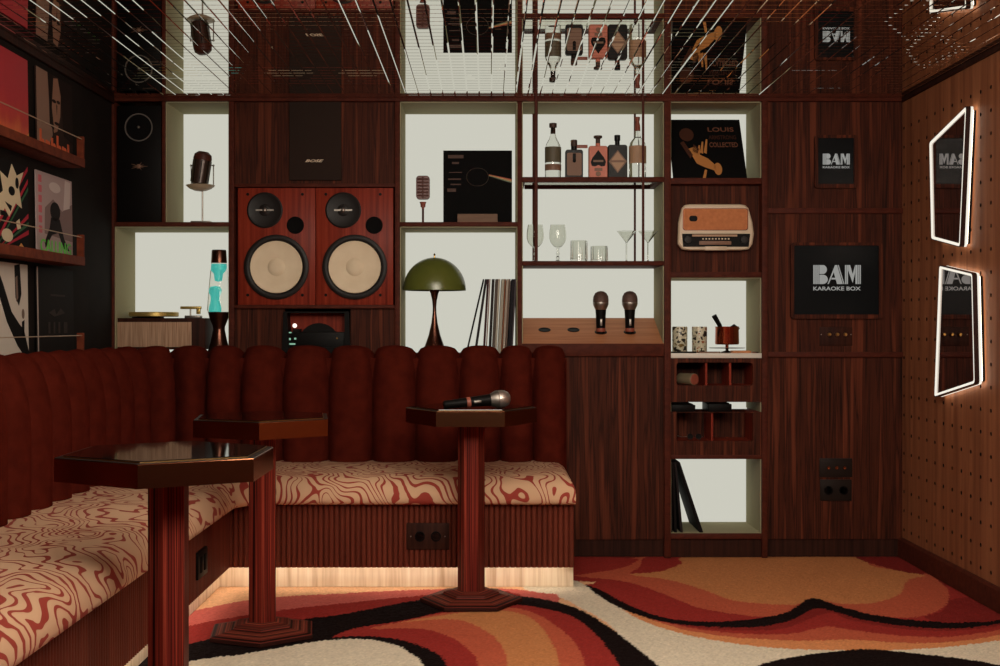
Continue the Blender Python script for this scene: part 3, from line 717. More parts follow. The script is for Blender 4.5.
# ------------------------------------------------------------------ records and album sleeves
SPINES = [(482.8, 465.4, 1.1, (20, 17, 18), 'thin black record sleeve leaning far over at the left of the row'), (484.8, 473.8, 2.2, (52, 48, 50), 'dark grey record sleeve, second in the leaning row'),
 (487, 482.6, 2.2, (70, 34, 32), 'maroon record sleeve after the two leaning ones'), (489.4, 485.5, 1.2, (178, 140, 122), 'thin pinkish record sleeve beside the maroon one'),
 (491.9, 488.3, 2.8, (44, 38, 37), 'dark charcoal record sleeve right of the thin pinkish one'), (495.4, 491.8, 2.8, (104, 92, 84), 'grey-brown record sleeve in the middle of the row'),
 (498.3, 494.7, 2, (206, 196, 178), 'pale cream record sleeve next to the grey-brown one'), (501.6, 497.6, 3.6, (196, 190, 172), 'thick off-white record sleeve in the row'),
 (504.5, 500.6, 1.4, (190, 120, 84), 'thin orange-brown record sleeve after the thick off-white one'), (506.6, 502.6, 2, (200, 186, 170), 'pale record sleeve right of the orange-brown one'),
 (508.8, 504.9, 1.8, (120, 98, 86), 'dull brown record sleeve before the black ones'), (511.7, 507.7, 3.4, (30, 24, 32), 'thick black record sleeve near the right end of the row'),
 (514.6, 510.8, 1.9, (92, 84, 88), 'grey record sleeve ending the row at the upright')]
for i, (xt, xb, w, c, lab) in enumerate(SPINES):
    k = DB/F; zb = BASEZ+.0003; zt_ = Z(279)
    if i == 0: zb += .0
    m = mat('sleeve', tuple(int(v*.82) for v in c), .7, 0, .2)
    a, b = X(xb), X(xt); ww = w*k
    mb = MB().prism([(a, zb), (a+ww, zb), (b+ww, zt_), (b, zt_)], .012, .318, 'y')
    tag(mb.build('record_sleeve', m, smooth=False), lab, 'record', 'records in the lit cabinet')
# black album propped by a wooden block
o = thing('album_sleeve', 'square black album sleeve with a fine ring and an orange streak', 'record sleeve', (X(477, .1), .1, Z(222)))
ya = .1; k = (DB+ya)/F
box(X(443.3, ya), X(512, ya), ya, ya+.004, Z(222)+.0005, Z(150.5, ya)).build('cover', 'blackmatte', o)
mb = MB(); 
ring = [(X(477.5, ya)+11*k*math.cos(a), ya-.0005, Z(177, ya)+9*k*math.sin(a)) for a in [2*PI*i/28 for i in range(28)]]
mb.tube(ring, .35*k, 4, closed=True); mb.build('ring_print', 'steel', o)
for dy, c in ((0, (176, 84, 50)), (1.4, (190, 150, 90)), (2.6, (96, 110, 84))):
    MB().prism([(X(489, ya), Z(174.4+dy*.4, ya)), (X(489, ya), Z(174.4+dy*.4+.7, ya)), (X(511.5, ya), Z(179.2+dy+1.3, ya)), (X(511.5, ya), Z(179.2+dy, ya))], ya-.001, ya, 'y').build('stripe_print', mat('stripe', c, .6), o, smooth=False)
mb = MB()
for (a, b, c, d) in ((448, 463.5, 155, 158.3), (452, 459, 162, 164), (449, 462, 172, 172.8), (448, 461, 178.5, 179.8), (450.5, 461, 183.8, 185), (447.3, 456, 188.5, 191.8)): mb.box(X(a, ya), X(b, ya), ya-.0006, ya, Z(d, ya), Z(c, ya))
mb.build('small_print', 'print_grey', o)
o = box(X(457.5, .07), X(497.5, .07), .05, .095, Z(222)+.0003, Z(214, .06), bev=.002).build('display_block', 'block')
tag(o, 'small wooden block propping the black album on the shelf', 'display block')
# trumpet player album leaning back in the narrow cabinet
def trumpet_album():
    o = thing('album_sleeve', 'dark album sleeve showing a trumpet player and orange lettering', 'record sleeve', (X(708), .05, Z(178)))
    zb = Z(178)+.0005; yb, yt = .06, .25; zt_ = Z(119.5, yt)
    hgt = math.hypot(yt-yb, zt_-zb); xa = X(667, yb)+.03; xb_ = X(747.5, yb)
    T = Matrix.Translation((0, yb, zb)) @ Matrix.Rotation(-math.atan2(yt-yb, zt_-zb), 4, 'X')
    def P(u, v): return (xa+(xb_-xa)*u, hgt*v)
    mb = MB(); mb.T = T; mb.box(xa, xb_, 0, .01, 0, hgt, bev=.002); mb.build('cover', 'blackmatte', o)
    def fill(nm, m, polys):
        mb = MB(); mb.T = T
        for p in polys: mb.prism([P(*q) for q in p], -.0008, 0, 'y')
        mb.build(nm, m, o, smooth=False)
    ell = lambda cx, cy, rx, ry, n=16: [(cx+rx*math.cos(2*PI*i/n), cy+ry*math.sin(2*PI*i/n)) for i in range(n)]
    skin = mat('print_brown', (74, 44, 33), .7, 0, .1); gold = mat('print_gold', (190, 128, 72), .7, 0, .1)
    fill('face_print', skin, [ell(.24, .74, .10, .11), [(.14, .60), (.19, .63), (.30, .40), (.26, .34)], [(.32, .58), (.40, .50), (.36, .42), (.30, .46)]])
    fill('trumpet_print', gold, [[(.24, .50), (.34, .54), (.40, .40), (.50, .34), (.60, .22), (.58, .14), (.44, .20), (.34, .26)],
        ell(.62, .17, .055, .10), [(.40, .44), (.44, .62), (.46, .62), (.44, .42)], [(.45, .44), (.50, .66), (.52, .66), (.49, .42)], [(.36, .44), (.39, .56), (.41, .56), (.40, .42)], [(.40, .02), (.44, .16), (.47, .15), (.44, .02)]])
    tm = mat('print_rust', (112, 72, 56), .7, 0, .1); tm2 = mat('print_dim', (62, 36, 28), .7, 0, .1)
    mb = MB(); mb.T = T
    mb.text('LOUIS', *((P(.54, .79)[0], -.0002, P(.54, .79)[1])), hgt*.075, (xb_-xa)*.36, .001, bold=.02); mb.build('lettering', tm, o, smooth=False)
    mb = MB(); mb.T = T
    mb.text('ARMSTRONG', *((P(.54, .66)[0], -.0002, P(.54, .66)[1])), hgt*.07, (xb_-xa)*.38, .001, bold=.02); mb.build('lettering', tm2, o, smooth=False)
    mb = MB(); mb.T = T
    mb.text('COLLECTED', *((P(.54, .53)[0], -.0002, P(.54, .53)[1])), hgt*.08, (xb_-xa)*.39, .001, bold=.02); mb.build('lettering', tm, o, smooth=False)
trumpet_album()
# black sleeves leaning in the bottom cube
CUBE = [(670.8, 671.0, 1.5, (30, 25, 24), 'black record sleeve standing against the upright in the bottom cube'), (672.6, 675.0, 2.0, (20, 16, 16), 'black record sleeve leaning in the bottom cube, second from the upright'),
        (674.9, 681, 2.0, (38, 32, 33), 'charcoal record sleeve leaning in the bottom cube between black ones'), (677.3, 700, 3.2, (18, 15, 16), 'outermost black record sleeve leaning steeply in the bottom cube')]
for xt, xb, w, c, lab in CUBE:
    zb = Z(533.5)+.0025; zt_ = Z(462)-.003
    a, b = X(xb), X(xt); ww = w*DB/F
    tag(MB().prism([(a, zb), (a+ww*1.2, zb), (b+ww, zt_), (b, zt_)], .014, .32, 'y').build('record_sleeve', mat('sleeve', c, .7, 0, .1), smooth=False), lab, 'record', 'records in the bottom cube')

# ------------------------------------------------------------------ radio
def radio():
    yf = .0; o = thing('vintage_radio', 'cream framed vintage radio with orange grille in the walnut niche', 'radio', (X(715), .055, Z(250)))
    def loop(a, b, c, d, ins=0.):
        """front outline, narrower at top, widest below the middle"""
        p = [(677+ins+1, 238), (678+ins, 244), (682+ins, 249-ins), (690, 250.2-ins), (742, 250.2-ins), (749-ins, 249-ins), (752.5-ins, 244), (754-ins, 234), (752.5-ins, 222), (748.5-ins, 208), (745-ins, 205+ins), (740, 204.2+ins), (690, 204.2+ins), (685+ins, 205+ins), (682+ins, 208), (678.6+ins, 222)]
        return [(X(q), Z(r)) for q, r in p]
    out = loop(0, 0, 0, 0); sm = [((x-X(715.5))*.96+X(715.5), (z-Z(228))*.96+Z(228)) for x, z in out]
    MB().loft([[(x, .055, z) for x, z in sm], [(x, .03, z) for x, z in out], [(x, .004, z) for x, z in out], [(x, -.002, z) for x, z in sm]]).build('case', 'ivory', o)
    gl = rrect(X(682.6), X(748), Z(230.5), Z(208.3), .012)
    MB().prism(gl, -.004, .0, 'y').build('grille_border', 'copper_dark', o)
    g = MB().prism(rrect(X(683.4), X(747.2), Z(229.8), Z(209), .011), -.006, .0, 'y').build('grille', 'orange', o)
    MB().prism(rrect(X(689), X(697.2), Z(221.5), Z(215.8), .012), -.009, -.004, 'y').build('emblem', 'black', g)
    MB().prism([(X(682), Z(233.8)), (X(750), Z(233.8)), (X(748.5), Z(246.8)), (X(683), Z(246.8))], -.005, .0, 'y').build('dial', 'black', o)
    for q in (687.5, 744): MB().lathe([(3.8/214, 0), (3.5/214, .01), (1/214, .011)], (X(q), -.005, Z(240)), 20, 'y').build('knob', 'rubber', o)
    mb = MB(); mb.box(X(692), X(737), -.007, -.004, Z(236.6), Z(234.6)); mb.build('dial_scale', 'label_tan', o)
    mb = MB()
    for j in range(9): mb.box(X(702+j*3.2), X(703.6+j*3.2), -.007, -.004, Z(239.6), Z(238.2))
    mb.build('key', 'ivory', o)
    box(X(699), X(731), -.007, -.004, Z(244.8), Z(241), bev=.001).build('key_row', 'label_brown', o)
    box(X(704.5), X(726.5), -.008, .02, Z(250.4), Z(246.4), bev=.002).build('name_bar', 'ivory', o)
radio()

# ------------------------------------------------------------------ bottles and glasses
YB = .13; kb = (DB+YB)/F; ZS = Z(177)+.0003
def bzone(o, name, m, px0, px1, py0, py1, yf, rounding=0):
    pass
def bottle_round(px, r, pts, label, glass, loc_label):
    pass
def B1():
    cx = X(553, YB); k = kb
    o = thing('spirit_bottle', 'clear bottle with an olive label and dark stopper, leftmost of the shelf', 'bottle', (cx, YB, ZS), 'spirit bottles')
    z = lambda py: Z(py, YB)
    MB().lathe([(7.6*k, ZS), (8*k, ZS+1*k), (8*k, z(149)), (7*k, z(144.5)), (4*k, z(139)), (2.6*k, z(135)), (2.4*k, z(128))], (cx, YB, 0), 24).build('glass_body', 'glass', o)
    MB().lathe([(2*k, z(134)), (2*k, z(128)), (3.8*k, z(127.5)), (3.8*k, z(123.5)), (3*k, z(123.2))], (cx, YB, 0), 16).build('stopper', 'cork', o)
    def band(z0, z1, m, nm, r=8.25):
        pts = [(cx+r*k*math.cos(a), YB+r*k*math.sin(a)) for a in [PI+PI*(.04+.92*i/16) for i in range(17)]]
        mb = MB(); mb.loft([[(x, y, z0) for x, y in pts], [(x, y, z1) for x, y in pts]], False, False); mb.build(nm, m, o)
    band(z(163), z(147.5), 'label_olive', 'label'); band(z(171), z(164.8), 'label_brown', 'lower_label')
B1()
def flat_bottle(px0, px1, py_sh, nk, cap, label, mbody, extras, depth=.022, rad=.012):
    cx = X((px0+px1)/2, YB); z = lambda py: Z(py, YB)
    o = thing('spirit_bottle', label, 'bottle', (cx, YB, ZS), 'spirit bottles')
    w = (px1-px0)*kb/2; zs = z(py_sh)
    mb = MB(); out = rrect(cx-w, cx+w, ZS, zs, rad); inn = rrect(cx-w*.93, cx+w*.93, ZS+.003, zs-.003, rad*.9)
    mb.loft([[(x, YB+depth, q) for x, q in inn], [(x, YB+depth*.75, q) for x, q in out], [(x, YB-depth*.75, q) for x, q in out], [(x, YB-depth, q) for x, q in inn]])
    mb.build('body', mbody, o)
    MB().lathe([(nk[0]*kb, zs-.004), (nk[0]*kb, z(nk[1]))], (cx, YB, 0), 16).build('neck', mbody, o)
    MB().lathe([(r*kb, z(p)) for r, p in cap[0]], (cx, YB, 0), 16).build('stopper', cap[1], o)
    extras(o, cx, z, YB-depth)
    return o
def ex2(o, cx, z, yf):
    k = kb
    MB().prism(rrect(cx-7.3*k, cx+7.3*k, z(176), z(153.5), .008), yf-.001, yf, 'y').build('label', 'label_brown', o)
    mb = MB().box(cx-1.6*k, cx+1.6*k, yf-.003, yf-.001, z(161), z(154)); mb.ball((cx, yf-.002, z(161.5)), 1.7*k, (1, .3, 1)); mb.build('seal', 'black', o)
    mb = MB().box(cx+2*k, cx+13.5*k, YB-.006, YB-.002, z(148.3), z(145), bev=.001); mb.build('neck_tag', 'redwax', o)
flat_bottle(565.2, 582.8, 150, (3, 146), ([(3, 146.5), (3.3, 146), (3.3, 140.5), (2.8, 140)], 'cork'), 'dark squat bottle with a brown label and a paper tag at its neck', 'bottle_dark', ex2)
def ex3(o, cx, z, yf):
    k = kb
    sp = [(0, 150.5), (2.5, 154), (6, 158.5), (7.6, 162.5), (6.5, 166.5), (3, 167), (0, 165.5), (-3, 167), (-6.5, 166.5), (-7.6, 162.5), (-6, 158.5), (-2.5, 154)]
    MB().prism([(cx+a*k, z(b)) for a, b in sp], yf-.001, yf, 'y').build('label', 'black', o)
    box(cx-5*k, cx+5*k, yf-.0016, yf-.0009, z(162.6), z(160.6)).build('label_band', 'label_brown', o)
    mb = MB().box(cx-3.8*k, cx+4*k, yf-.001, yf, z(171.5), z(168.5)); mb.lathe([(2.6*k, 0), (2.4*k, .001)], (cx, yf, z(174.4)), 12, 'y'); mb.build('small_label', 'label_brown', o)
flat_bottle(588.4, 607.4, 146.3, (2.4, 143.5), ([(2.3, 144), (2.3, 139), (4.3, 138), (4.3, 136), (3.8, 135.8)], 'cork'), 'rose pink bottle with a black pointed label', 'bottle_rose', ex3)
def ex4(o, cx, z, yf):
    k = kb
    MB().prism([(cx, z(150.5)), (cx+9*k, z(162)), (cx, z(173.5)), (cx-9*k, z(162))], yf-.001, yf, 'y').build('label', 'label_brown', o)
    MB().prism([(cx, z(152.2)), (cx+7.4*k, z(162)), (cx, z(171.8)), (cx-7.4*k, z(162))], yf-.0014, yf-.0008, 'y').build('label_field', 'label_tan', o)
    mb = MB().box(cx-7.4*k, cx+7.4*k, yf-.0018, yf-.0013, z(163), z(160.8)); mb.build('label_print', 'label_brown', o)
flat_bottle(607.6, 627, 145.2, (2.3, 140), ([(2.4, 145), (2.4, 141), (3, 140.5), (3, 135.6), (2.6, 135.2)], 'bottle_dark'), 'black square bottle with a diamond-shaped tan label', 'bottle_dark', ex4)
def B5():
    cx = X(637.5, YB); k = kb; z = lambda py: Z(py, YB)
    o = thing('spirit_bottle', 'clear tall bottle with reddish stopper behind the thin hanging rods', 'bottle', (cx, YB, ZS), 'spirit bottles')
    MB().lathe([(8*k, ZS), (8.5*k, ZS+1*k), (8.5*k, z(147)), (7.4*k, z(142.5)), (3.6*k, z(138)), (2.7*k, z(134)), (2.4*k, z(126))], (cx, YB, 0), 24).build('glass_body', 'glass', o)
    MB().lathe([(2.9*k, z(131)), (2.7*k, z(126)), (1.8*k, z(122)), (2.4*k, z(119.5)), (2.6*k, z(117.2)), (1*k, z(116.8))], (cx, YB, 0), 16).build('stopper', 'redwax', o)
    pts = [(cx+8.75*k*math.cos(a), YB+8.75*k*math.sin(a)) for a in [PI+PI*(.02+.96*i/16) for i in range(17)]]
    MB().loft([[(x, y, z(164)) for x, y in pts], [(x, y, z(146.5)) for x, y in pts]], False, False).build('label', 'label_tan', o)
    MB().tube([(cx+2.8*k*math.cos(2*PI*i/16), YB+2.8*k*math.sin(2*PI*i/16), z(138)) for i in range(16)], .4*k, 5, True).build('neck_ring', 'rod', o)
B5()
ZG = Z(261)+.0003; YG = .12; kg = (DB+YG)/F
def wine(px, label):
    o = thing('wine_glass', label, 'glass', (X(px, YG), YG, ZG), 'stemmed wine glasses'); c = (X(px, YG), YG, ZG); k = kg
    MB().lathe([(8*k, 0), (8*k, .4*k), (3*k, 1.2*k), (1.2*k, 2.5*k)], c, 24).build('foot', 'glass', o)
    MB().lathe([(1.2*k, 2.5*k), (1.8*k, 4.5*k), (1*k, 6*k), (1.8*k, 8.5*k), (1.0*k, 11*k), (1.6*k, 14.5*k)], c, 14).build('stem', 'glass', o)
    t = .35*k; out = [(1.6, 14.5), (4.5, 16), (7.3, 19.5), (8.6, 24), (8.6, 29), (7.9, 34.5), (7.3, 37.5)]
    MB().lathe([(r*k, h*k) for r, h in out]+[((r)*k-t, h*k) for r, h in out[::-1][:-1]]+[(.01, 15.2*k)], c, 28, caps=False).build('bowl', 'glass', o)
wine(535.4, 'stemmed wine glass behind the thick left hanging rod'); wine(557.8, 'stemmed wine glass just right of the rod on the glass shelf')
def tumbler(px, r, h, label):
    o = thing('tumbler', label, 'glass', (X(px, YG), YG, ZG), 'ribbed tumblers'); c = Vector((X(px, YG), YG, ZG)); k = kg
    n = 40; rings = []
    for q, hh in ((1, 0), (1, h*.96), (.97, h), (.86, h), (.84, h*.14), (.01, h*.13)):
        ring = []
        for j in range(n):
            a = 2*PI*j/n; rr = r*k*q*(1+(.035 if j % 4 < 2 and q > .95 else 0))
            ring.append(c+Vector((rr*math.cos(a), rr*math.sin(a), hh*k)))
        rings.append(ring)
    MB().loft(rings, True, True).build('cut_glass_body', 'glass', o)
    mb = MB()
    for j in range(10):
        a = 2*PI*j/10; mb.prism([(c.x+r*k*1.04*math.cos(a)-.0012, c.z+h*k*.1), (c.x+r*k*1.04*math.cos(a)+.0012, c.z+h*k*.1), (c.x+r*k*1.04*math.cos(a), c.z+h*k*.92)], c.y+r*k*1.04*math.sin(a)-.0012, c.y+r*k*1.04*math.sin(a)+.0012, 'y')
    mb.build('cut_ridges', 'cutglass', o)
M['cutglass'] = mat('cut_glass', (150, 140, 118), .15)
tumbler(579, 8.2, 21.5, 'taller cut-glass tumbler in the middle of the shelf'); tumbler(599.2, 8.2, 16, 'shorter cut-glass tumbler in the middle of the shelf')
def martini(px, label):
    o = thing('martini_glass', label, 'glass', (X(px, YG), YG, ZG), 'martini glasses'); c = (X(px, YG), YG, ZG); k = kg
    MB().lathe([(7*k, 0), (7*k, .4*k), (1.5*k, 1*k), (.7*k, 2*k), (.7*k, 19*k), (1.2*k, 20*k)], c, 24).build('stem', 'glass', o)
    MB().lathe([(1*k, 19.8*k), (10*k, 31*k), (9.7*k, 31.1*k), (.8*k, 20.6*k)], c, 28, caps=False).build('bowl', 'glass', o)
martini(626.5, 'martini glass left of the two thin rods'); martini(648, 'martini glass right of the two thin rods beside the cabinet side')

# ------------------------------------------------------------------ hand microphones
def handmic(T, label, s=1.):
    o = thing('hand_microphone', label, 'microphone', T.translation)
    def mk(f, nm, m, p=o):
        mb = MB(); mb.T = T @ Matrix.Scale(s, 4); f(mb); return mb.build(nm, m, p)
    h = mk(lambda b: b.lathe([(.0112, -.165), (.0125, -.163), (.0135, -.12), (.017, -.04), (.0185, -.02), (.016, -.016)], n=20), 'handle', 'black')
    mk(lambda b: b.lathe([(.0152, -.095), (.0158, -.094), (.0162, -.084), (.0158, -.083)], n=20), 'band', 'redwax', h)
    mk(lambda b: b.box(-.004, .004, -.0185, -.012, -.075, -.052, bev=.002), 'switch', 'steel', h)
    mk(lambda b: b.lathe([(.018, -.022), (.0255, -.006), (.0265, -.001), (.0268, .003), (.0255, .006)], n=24), 'collar', 'steel')
    mk(lambda b: b.lathe([(.0262, .003), (.0266, .012), (.025, .024), (.019, .035), (.010, .0405), (.0005, .042)], n=24), 'grille', 'micmesh')
    return o
def micmesh():
    m = mat('mic_mesh', (130, 100, 86), .6, .3)
    tc = N(m, 'ShaderNodeTexCoord'); v = N(m, 'ShaderNodeTexVoronoi'); v.inputs['Scale'].default_value = 420; L(m, tc.outputs['Object'], v.inputs['Vector'])
    r = ramp(m, [(.2, (140, 108, 94)), (.55, (70, 50, 44))]); L(m, v.outputs['Distance'], r.inputs[0]); L(m, r.outputs[0], B(m).inputs['Base Color'])
    bp = N(m, 'ShaderNodeBump'); bp.inputs['Strength'].default_value = .6; bp.inputs['Distance'].default_value = .001; L(m, v.outputs['Distance'], bp.inputs['Height']); L(m, bp.outputs[0], B(m).inputs['Normal'])
    return m
M['micmesh'] = micmesh()
sl = math.atan2(Z(318, BACK)-Z(343.5), BACK)
for px, lab in ((600.8, 'upright microphone standing in the sloping top, nearer the empty holes'), (629.8, 'upright microphone standing in the sloping top, nearer the narrow cabinet')):
    y = .14; zs = Z(343.5)+math.tan(sl)*y
    zh = Z(303.5, y)
    T = Matrix.Translation((X(px, y), y, zh)) @ Matrix.Rotation(0, 4, 'X')
    handmic(T, lab, 1.42)
    mb = MB(); mb.T = Matrix.Translation((X(px, y), y, zs)) @ Matrix.Rotation(sl, 4, 'X'); mb.lathe([(.0295, .0), (.0295, .0022), (.024, .003), (.022, .0006)], n=20)
    mb.build('microphone_hole', 'black', [q for q in Dq.children if q.name.startswith('sloping_top')][0])

# ------------------------------------------------------------------ small things in the narrow cabinet
ZW = Z(353.2)+.0003
def cup(px, label, mname):
    y = .1; k = (DB+y)/F; c = (X(px, y), y, ZW)
    o = thing('patterned_cup', label, 'cup', c, 'patterned cups')
    MB().lathe([(7*k, 0), (7.4*k, .6*k), (7.6*k, 25*k), (7.2*k, 26*k), (6.8*k, 25*k), (6.6*k, 2*k), (.1*k, 1.6*k)], c, 24).build('body', mname, o)
def cupmat(name, topc, seed):
    m = mat(name, (206, 200, 176), .35)
    tc = N(m, 'ShaderNodeTexCoord'); mp = N(m, 'ShaderNodeMapping'); mp.inputs['Location'].default_value = (seed, seed*.7, 0); L(m, tc.outputs['Object'], mp.inputs['Vector'])
    nz = N(m, 'ShaderNodeTexNoise'); nz.inputs['Scale'].default_value = 42; nz.inputs['Detail'].default_value = 2; L(m, mp.outputs[0], nz.inputs['Vector'])
    r = ramp(m, [(.40, (34, 28, 22)), (.44, (200, 194, 168)), (.56, (206, 200, 176)), (.60, topc)], 'CONSTANT'); L(m, nz.outputs['Fac'], r.inputs[0]); L(m, r.outputs[0], B(m).inputs['Base Color'])
    return m
M['cup_a'] = cupmat('cup_print_olive', (112, 92, 42), 1.3); M['cup_b'] = cupmat('cup_print_rust', (150, 84, 44), 4.1)
cup(679.8, 'cream cup with black and olive print nearest the cabinet upright', 'cup_a'); cup(699.5, 'cream cup with black and rust print next to the copper bucket', 'cup_b')
def bucket():
    y = .12; k = (DB+y)/F; c = (X(727, y), y, ZW)
    o = thing('copper_bucket', 'small dark copper bucket on a pedestal plate with a black handle sticking out', 'bucket', c)
    zp = Z(348, y)-ZW
    MB().lathe([(6*k, 0), (5*k, 1*k), (1.5*k, 2*k), (1.5*k, zp-.6*k), (17.5*k, zp-.2*k), (18*k, zp+.4*k), (1*k, zp+.6*k)], c, 32).build('pedestal_plate', 'copper_dark', o)
    MB().lathe([(1.6*k, zp), (1.6*k, zp+3.2*k), (11.4*k, zp+3.6*k), (11.9*k, zp+5*k), (11.6*k, zp+20.5*k), (12*k, zp+21.5*k), (11*k, zp+21.5*k), (10.6*k, zp+6*k), (.1*k, zp+5*k)], c, 32).build('pot', 'copper', o)
    MB().tube([(X(722, y), y, Z(333, y)), (X(719.5, y), y-.005, Z(325.5, y)), (X(713.5, y), y-.012, Z(315.5, y))], [1.8*k, 2.2*k, 2.6*k], 10).build('handle', 'black', o)
    mb = MB().tube([(X(730, y), y+.02, Z(329, y)), (X(735, y), y+.02, Z(325.5, y)), (X(738.5, y), y, Z(329, y))], 1.6*k, 8); mb.build('lid_edge', 'black', o)
bucket()
def flats():
    z = ZW
    for a, b, y0, y1, h, m, lab in ((671.8, 697, .012, .06, .007, 'black', 'flat black booklet lying in front of the cups'), (699.5, 721, .014, .06, .006, 'label_brown', 'flat brown coaster pile lying before the copper bucket'),
                                   (733, 752, .012, .07, .011, 'tanwood', 'flat tan wooden tray lying right of the bucket foot'), (753.5, 759.5, .02, .07, .006, 'copper_dark', 'small dark dish by the right side of the white shelf')):
        m_ = MB().box(X(a), X(b), y0, y1, z, z+h, bev=.002); tag(m_.build('flat_case' if m == 'black' else 'coaster' if m == 'label_brown' else 'tray' if m == 'tanwood' else 'dish', m), lab, 'tray' if 'tray' in lab else 'tableware' if 'booklet' not in lab else 'booklet')
flats()
o = thing('shaker', 'rolled olive cylinder with reddish end lying in the upper pigeonhole drawer', 'shaker', (X(687), .04, Z(385)))
mb = MB(); T = Matrix.Translation((X(689.5), .03, Z(379.3))) @ Matrix.Rotation(-.55, 4, 'Y') @ Matrix.Rotation(.5, 4, 'X')
mb.T = T; mb.lathe([(.026, -.002), (.028, .0), (.028, .075), (.024, .08)], n=20, axis='z'); mb.T = None
mb2 = MB(); mb2.T = Matrix.Translation((X(690), .03, Z(385.5)+.0285)) @ Matrix.Rotation(.62, 4, 'Z')
mb2.lathe([(.001, -.06), (.025, -.06), (.028, -.055), (.028, .035), (.026, .036)], n=24, axis='y'); mb2.build('body', 'olive_can', o)
mb3 = MB(); mb3.T = mb2.T; mb3.lathe([(.026, .036), (.024, .039), (.001, .039)], n=24, axis='y'); mb3.build('end_cap', 'redwax', o)
# black boxes in the slit, folded spectacles in the lower drawer
zb = Z(412.6)+.0005
for a, b, h, lab, cat in ((672.6, 696.5, 9, 'low black case standing at the left in the narrow lit slot', 'case'), (709.5, 733, 10, 'black case standing in the middle of the narrow lit slot', 'case')):
    k = DB/F; o = thing('black_case', lab, cat, (X(a), .03, zb))
    box(X(a), X(b), .03, .2, Z(412.4)+.0005, zb+(h-2)*k, bev=.002).build('body', 'black', o)
    box(X(a)+.004, X(b)-.012, .028, .19, zb+(h-2)*k, zb+h*k-.003, bev=.002).build('lid', 'blackmatte', o)
o = thing('spectacles', 'thin wire spectacles lying in the lower pigeonhole drawer', 'spectacles', (X(690), .05, Z(441)))
mb = MB()
for q in (691.5, 700): mb.tube([(X(q)+.015*math.cos(a), .04+.012*math.sin(a)*.4, Z(440)+.012+.011*math.sin(a)) for a in [2*PI*i/14 for i in range(14)]], .0012, 5, True)
mb.tube([(X(695), .04, Z(438)), (X(696.8), .04, Z(438))], .0012, 5); mb.build('frame', 'rod', o)
MB().tube([(X(688.3), .04, Z(440)+.012), (X(683), .035, Z(438.5)+.003), (X(678.5), .03, Z(437)+.003)], .0015, 6).build('temple', 'steel', o)
MB().tube([(X(703), .04, Z(440)+.012), (X(705), .05, Z(440)+.008), (X(706), .1, Z(440)+.005)], .0015, 6).build('temple', 'steel', o)
for q in (691.5, 700): MB().lathe([(.0145, 0), (.0145, .001)], (X(q), .04, Z(440)+.012), 14, 'y').build('lens', 'black', o)

# dark player with a record standing in the niche under the loudspeakers
o = thing('upright_record_player', 'black upright record player with lit buttons under the loudspeakers', 'record player', (X(317), .05, BASEZ))
zb = BASEZ+.0005
mb = MB(); out = [(X(281.5), zb), (X(350.5), zb), (X(349), Z(311.5)), (X(283.5), Z(311.5))]; inn = [(X(289), zb+.03), (X(344.5), zb+.03), (X(344.5), Z(313)), (X(287), Z(313))]
cut_panel(mb, out, inn, .0, .10); mb.build('frame', 'black', o, smooth=False)
box(X(286), X(346), .09, .098, zb+.02, Z(312.5)).build('back_plate', 'redwood', o)
MB().box(X(284), X(349), .022, .09, zb+.001, Z(332), bev=.004).build('deck', 'black', o)
MB().lathe([(21/214, 0), (21/214, .006), (7/214, .007), (1/214, .008)], (X(317), .07, Z(344)), 40, 'y').build('record_disc', 'black', o)
MB().lathe([(2.3/214, 0), (2/214, .006), (.1/214, .0065)], (X(294), .022, Z(325.6)), 16, 'y').build('lamp_knob', 'lampwhite', o)
box(X(292), X(299), .024, .085, Z(333), Z(329)).build('arm_block', 'black', o)
for a, b, c, d in ((288.3, 290.8, 332, 333.2), (288, 290, 338, 340.2), (293.5, 295.5, 337.8, 339.6), (288.3, 294.6, 343.3, 344.8)):
    box(X(a), X(b), .020, .0225, Z(d), Z(c)).build('lit_button', 'ledgreen', o)
MB().lathe([(1/214, 0), (.8/214, .003)], (X(336.5), .0222, Z(338.3)), 10, 'y').build('small_knob', 'brass', o)

M['ledgewood'] = grain('ledgewood', [(.3, (96, 44, 28)), (.7, (124, 60, 38))], (25, 25, 25), rough=.7, spec=.08)
# ------------------------------------------------------------------ left wall: picture ledges and sleeves
def WX(px, xw): return F*xw/(px-CX)-DB         # depth of a point on a plane x = xw
LZ = [1.729, 1.328, .927]
YE = -.72; YS = -4.2
names = ['uppermost', 'middle', 'lowest']
for z, nm, ex in zip(LZ, names, ('carrying the red sleeve', 'carrying the sleeve with green lettering', 'just above the sofa back')):
    o = thing('picture_ledge', f'{nm} wooden picture ledge on the black wall {ex}', 'picture ledge', (WL, YE, z), 'picture ledges on the black wall')
    mb = MB(); mb.box(WL, WL+.105, YS, YE, z, z+.014, bev=.001); mb.box(WL+.092, WL+.107, YS, YE, z, z+.036, bev=.002); mb.build('ledge_board', 'ledgewood', o)
    box(WL+.077, WL+.105, YE-.016, YE, z+.014, z+.127, bev=.002).build('end_post', 'ledgewood', o)
    box(WL+.077, WL+.105, YS, YS+.016, z+.014, z+.127, bev=.002).build('end_post', 'ledgewood', o)
    MB().tube([(WL+.098, YS+.01, z+.116), (WL+.098, YE-.008, z+.116)], .0022, 6).build('rail_wire', 'wire', o)
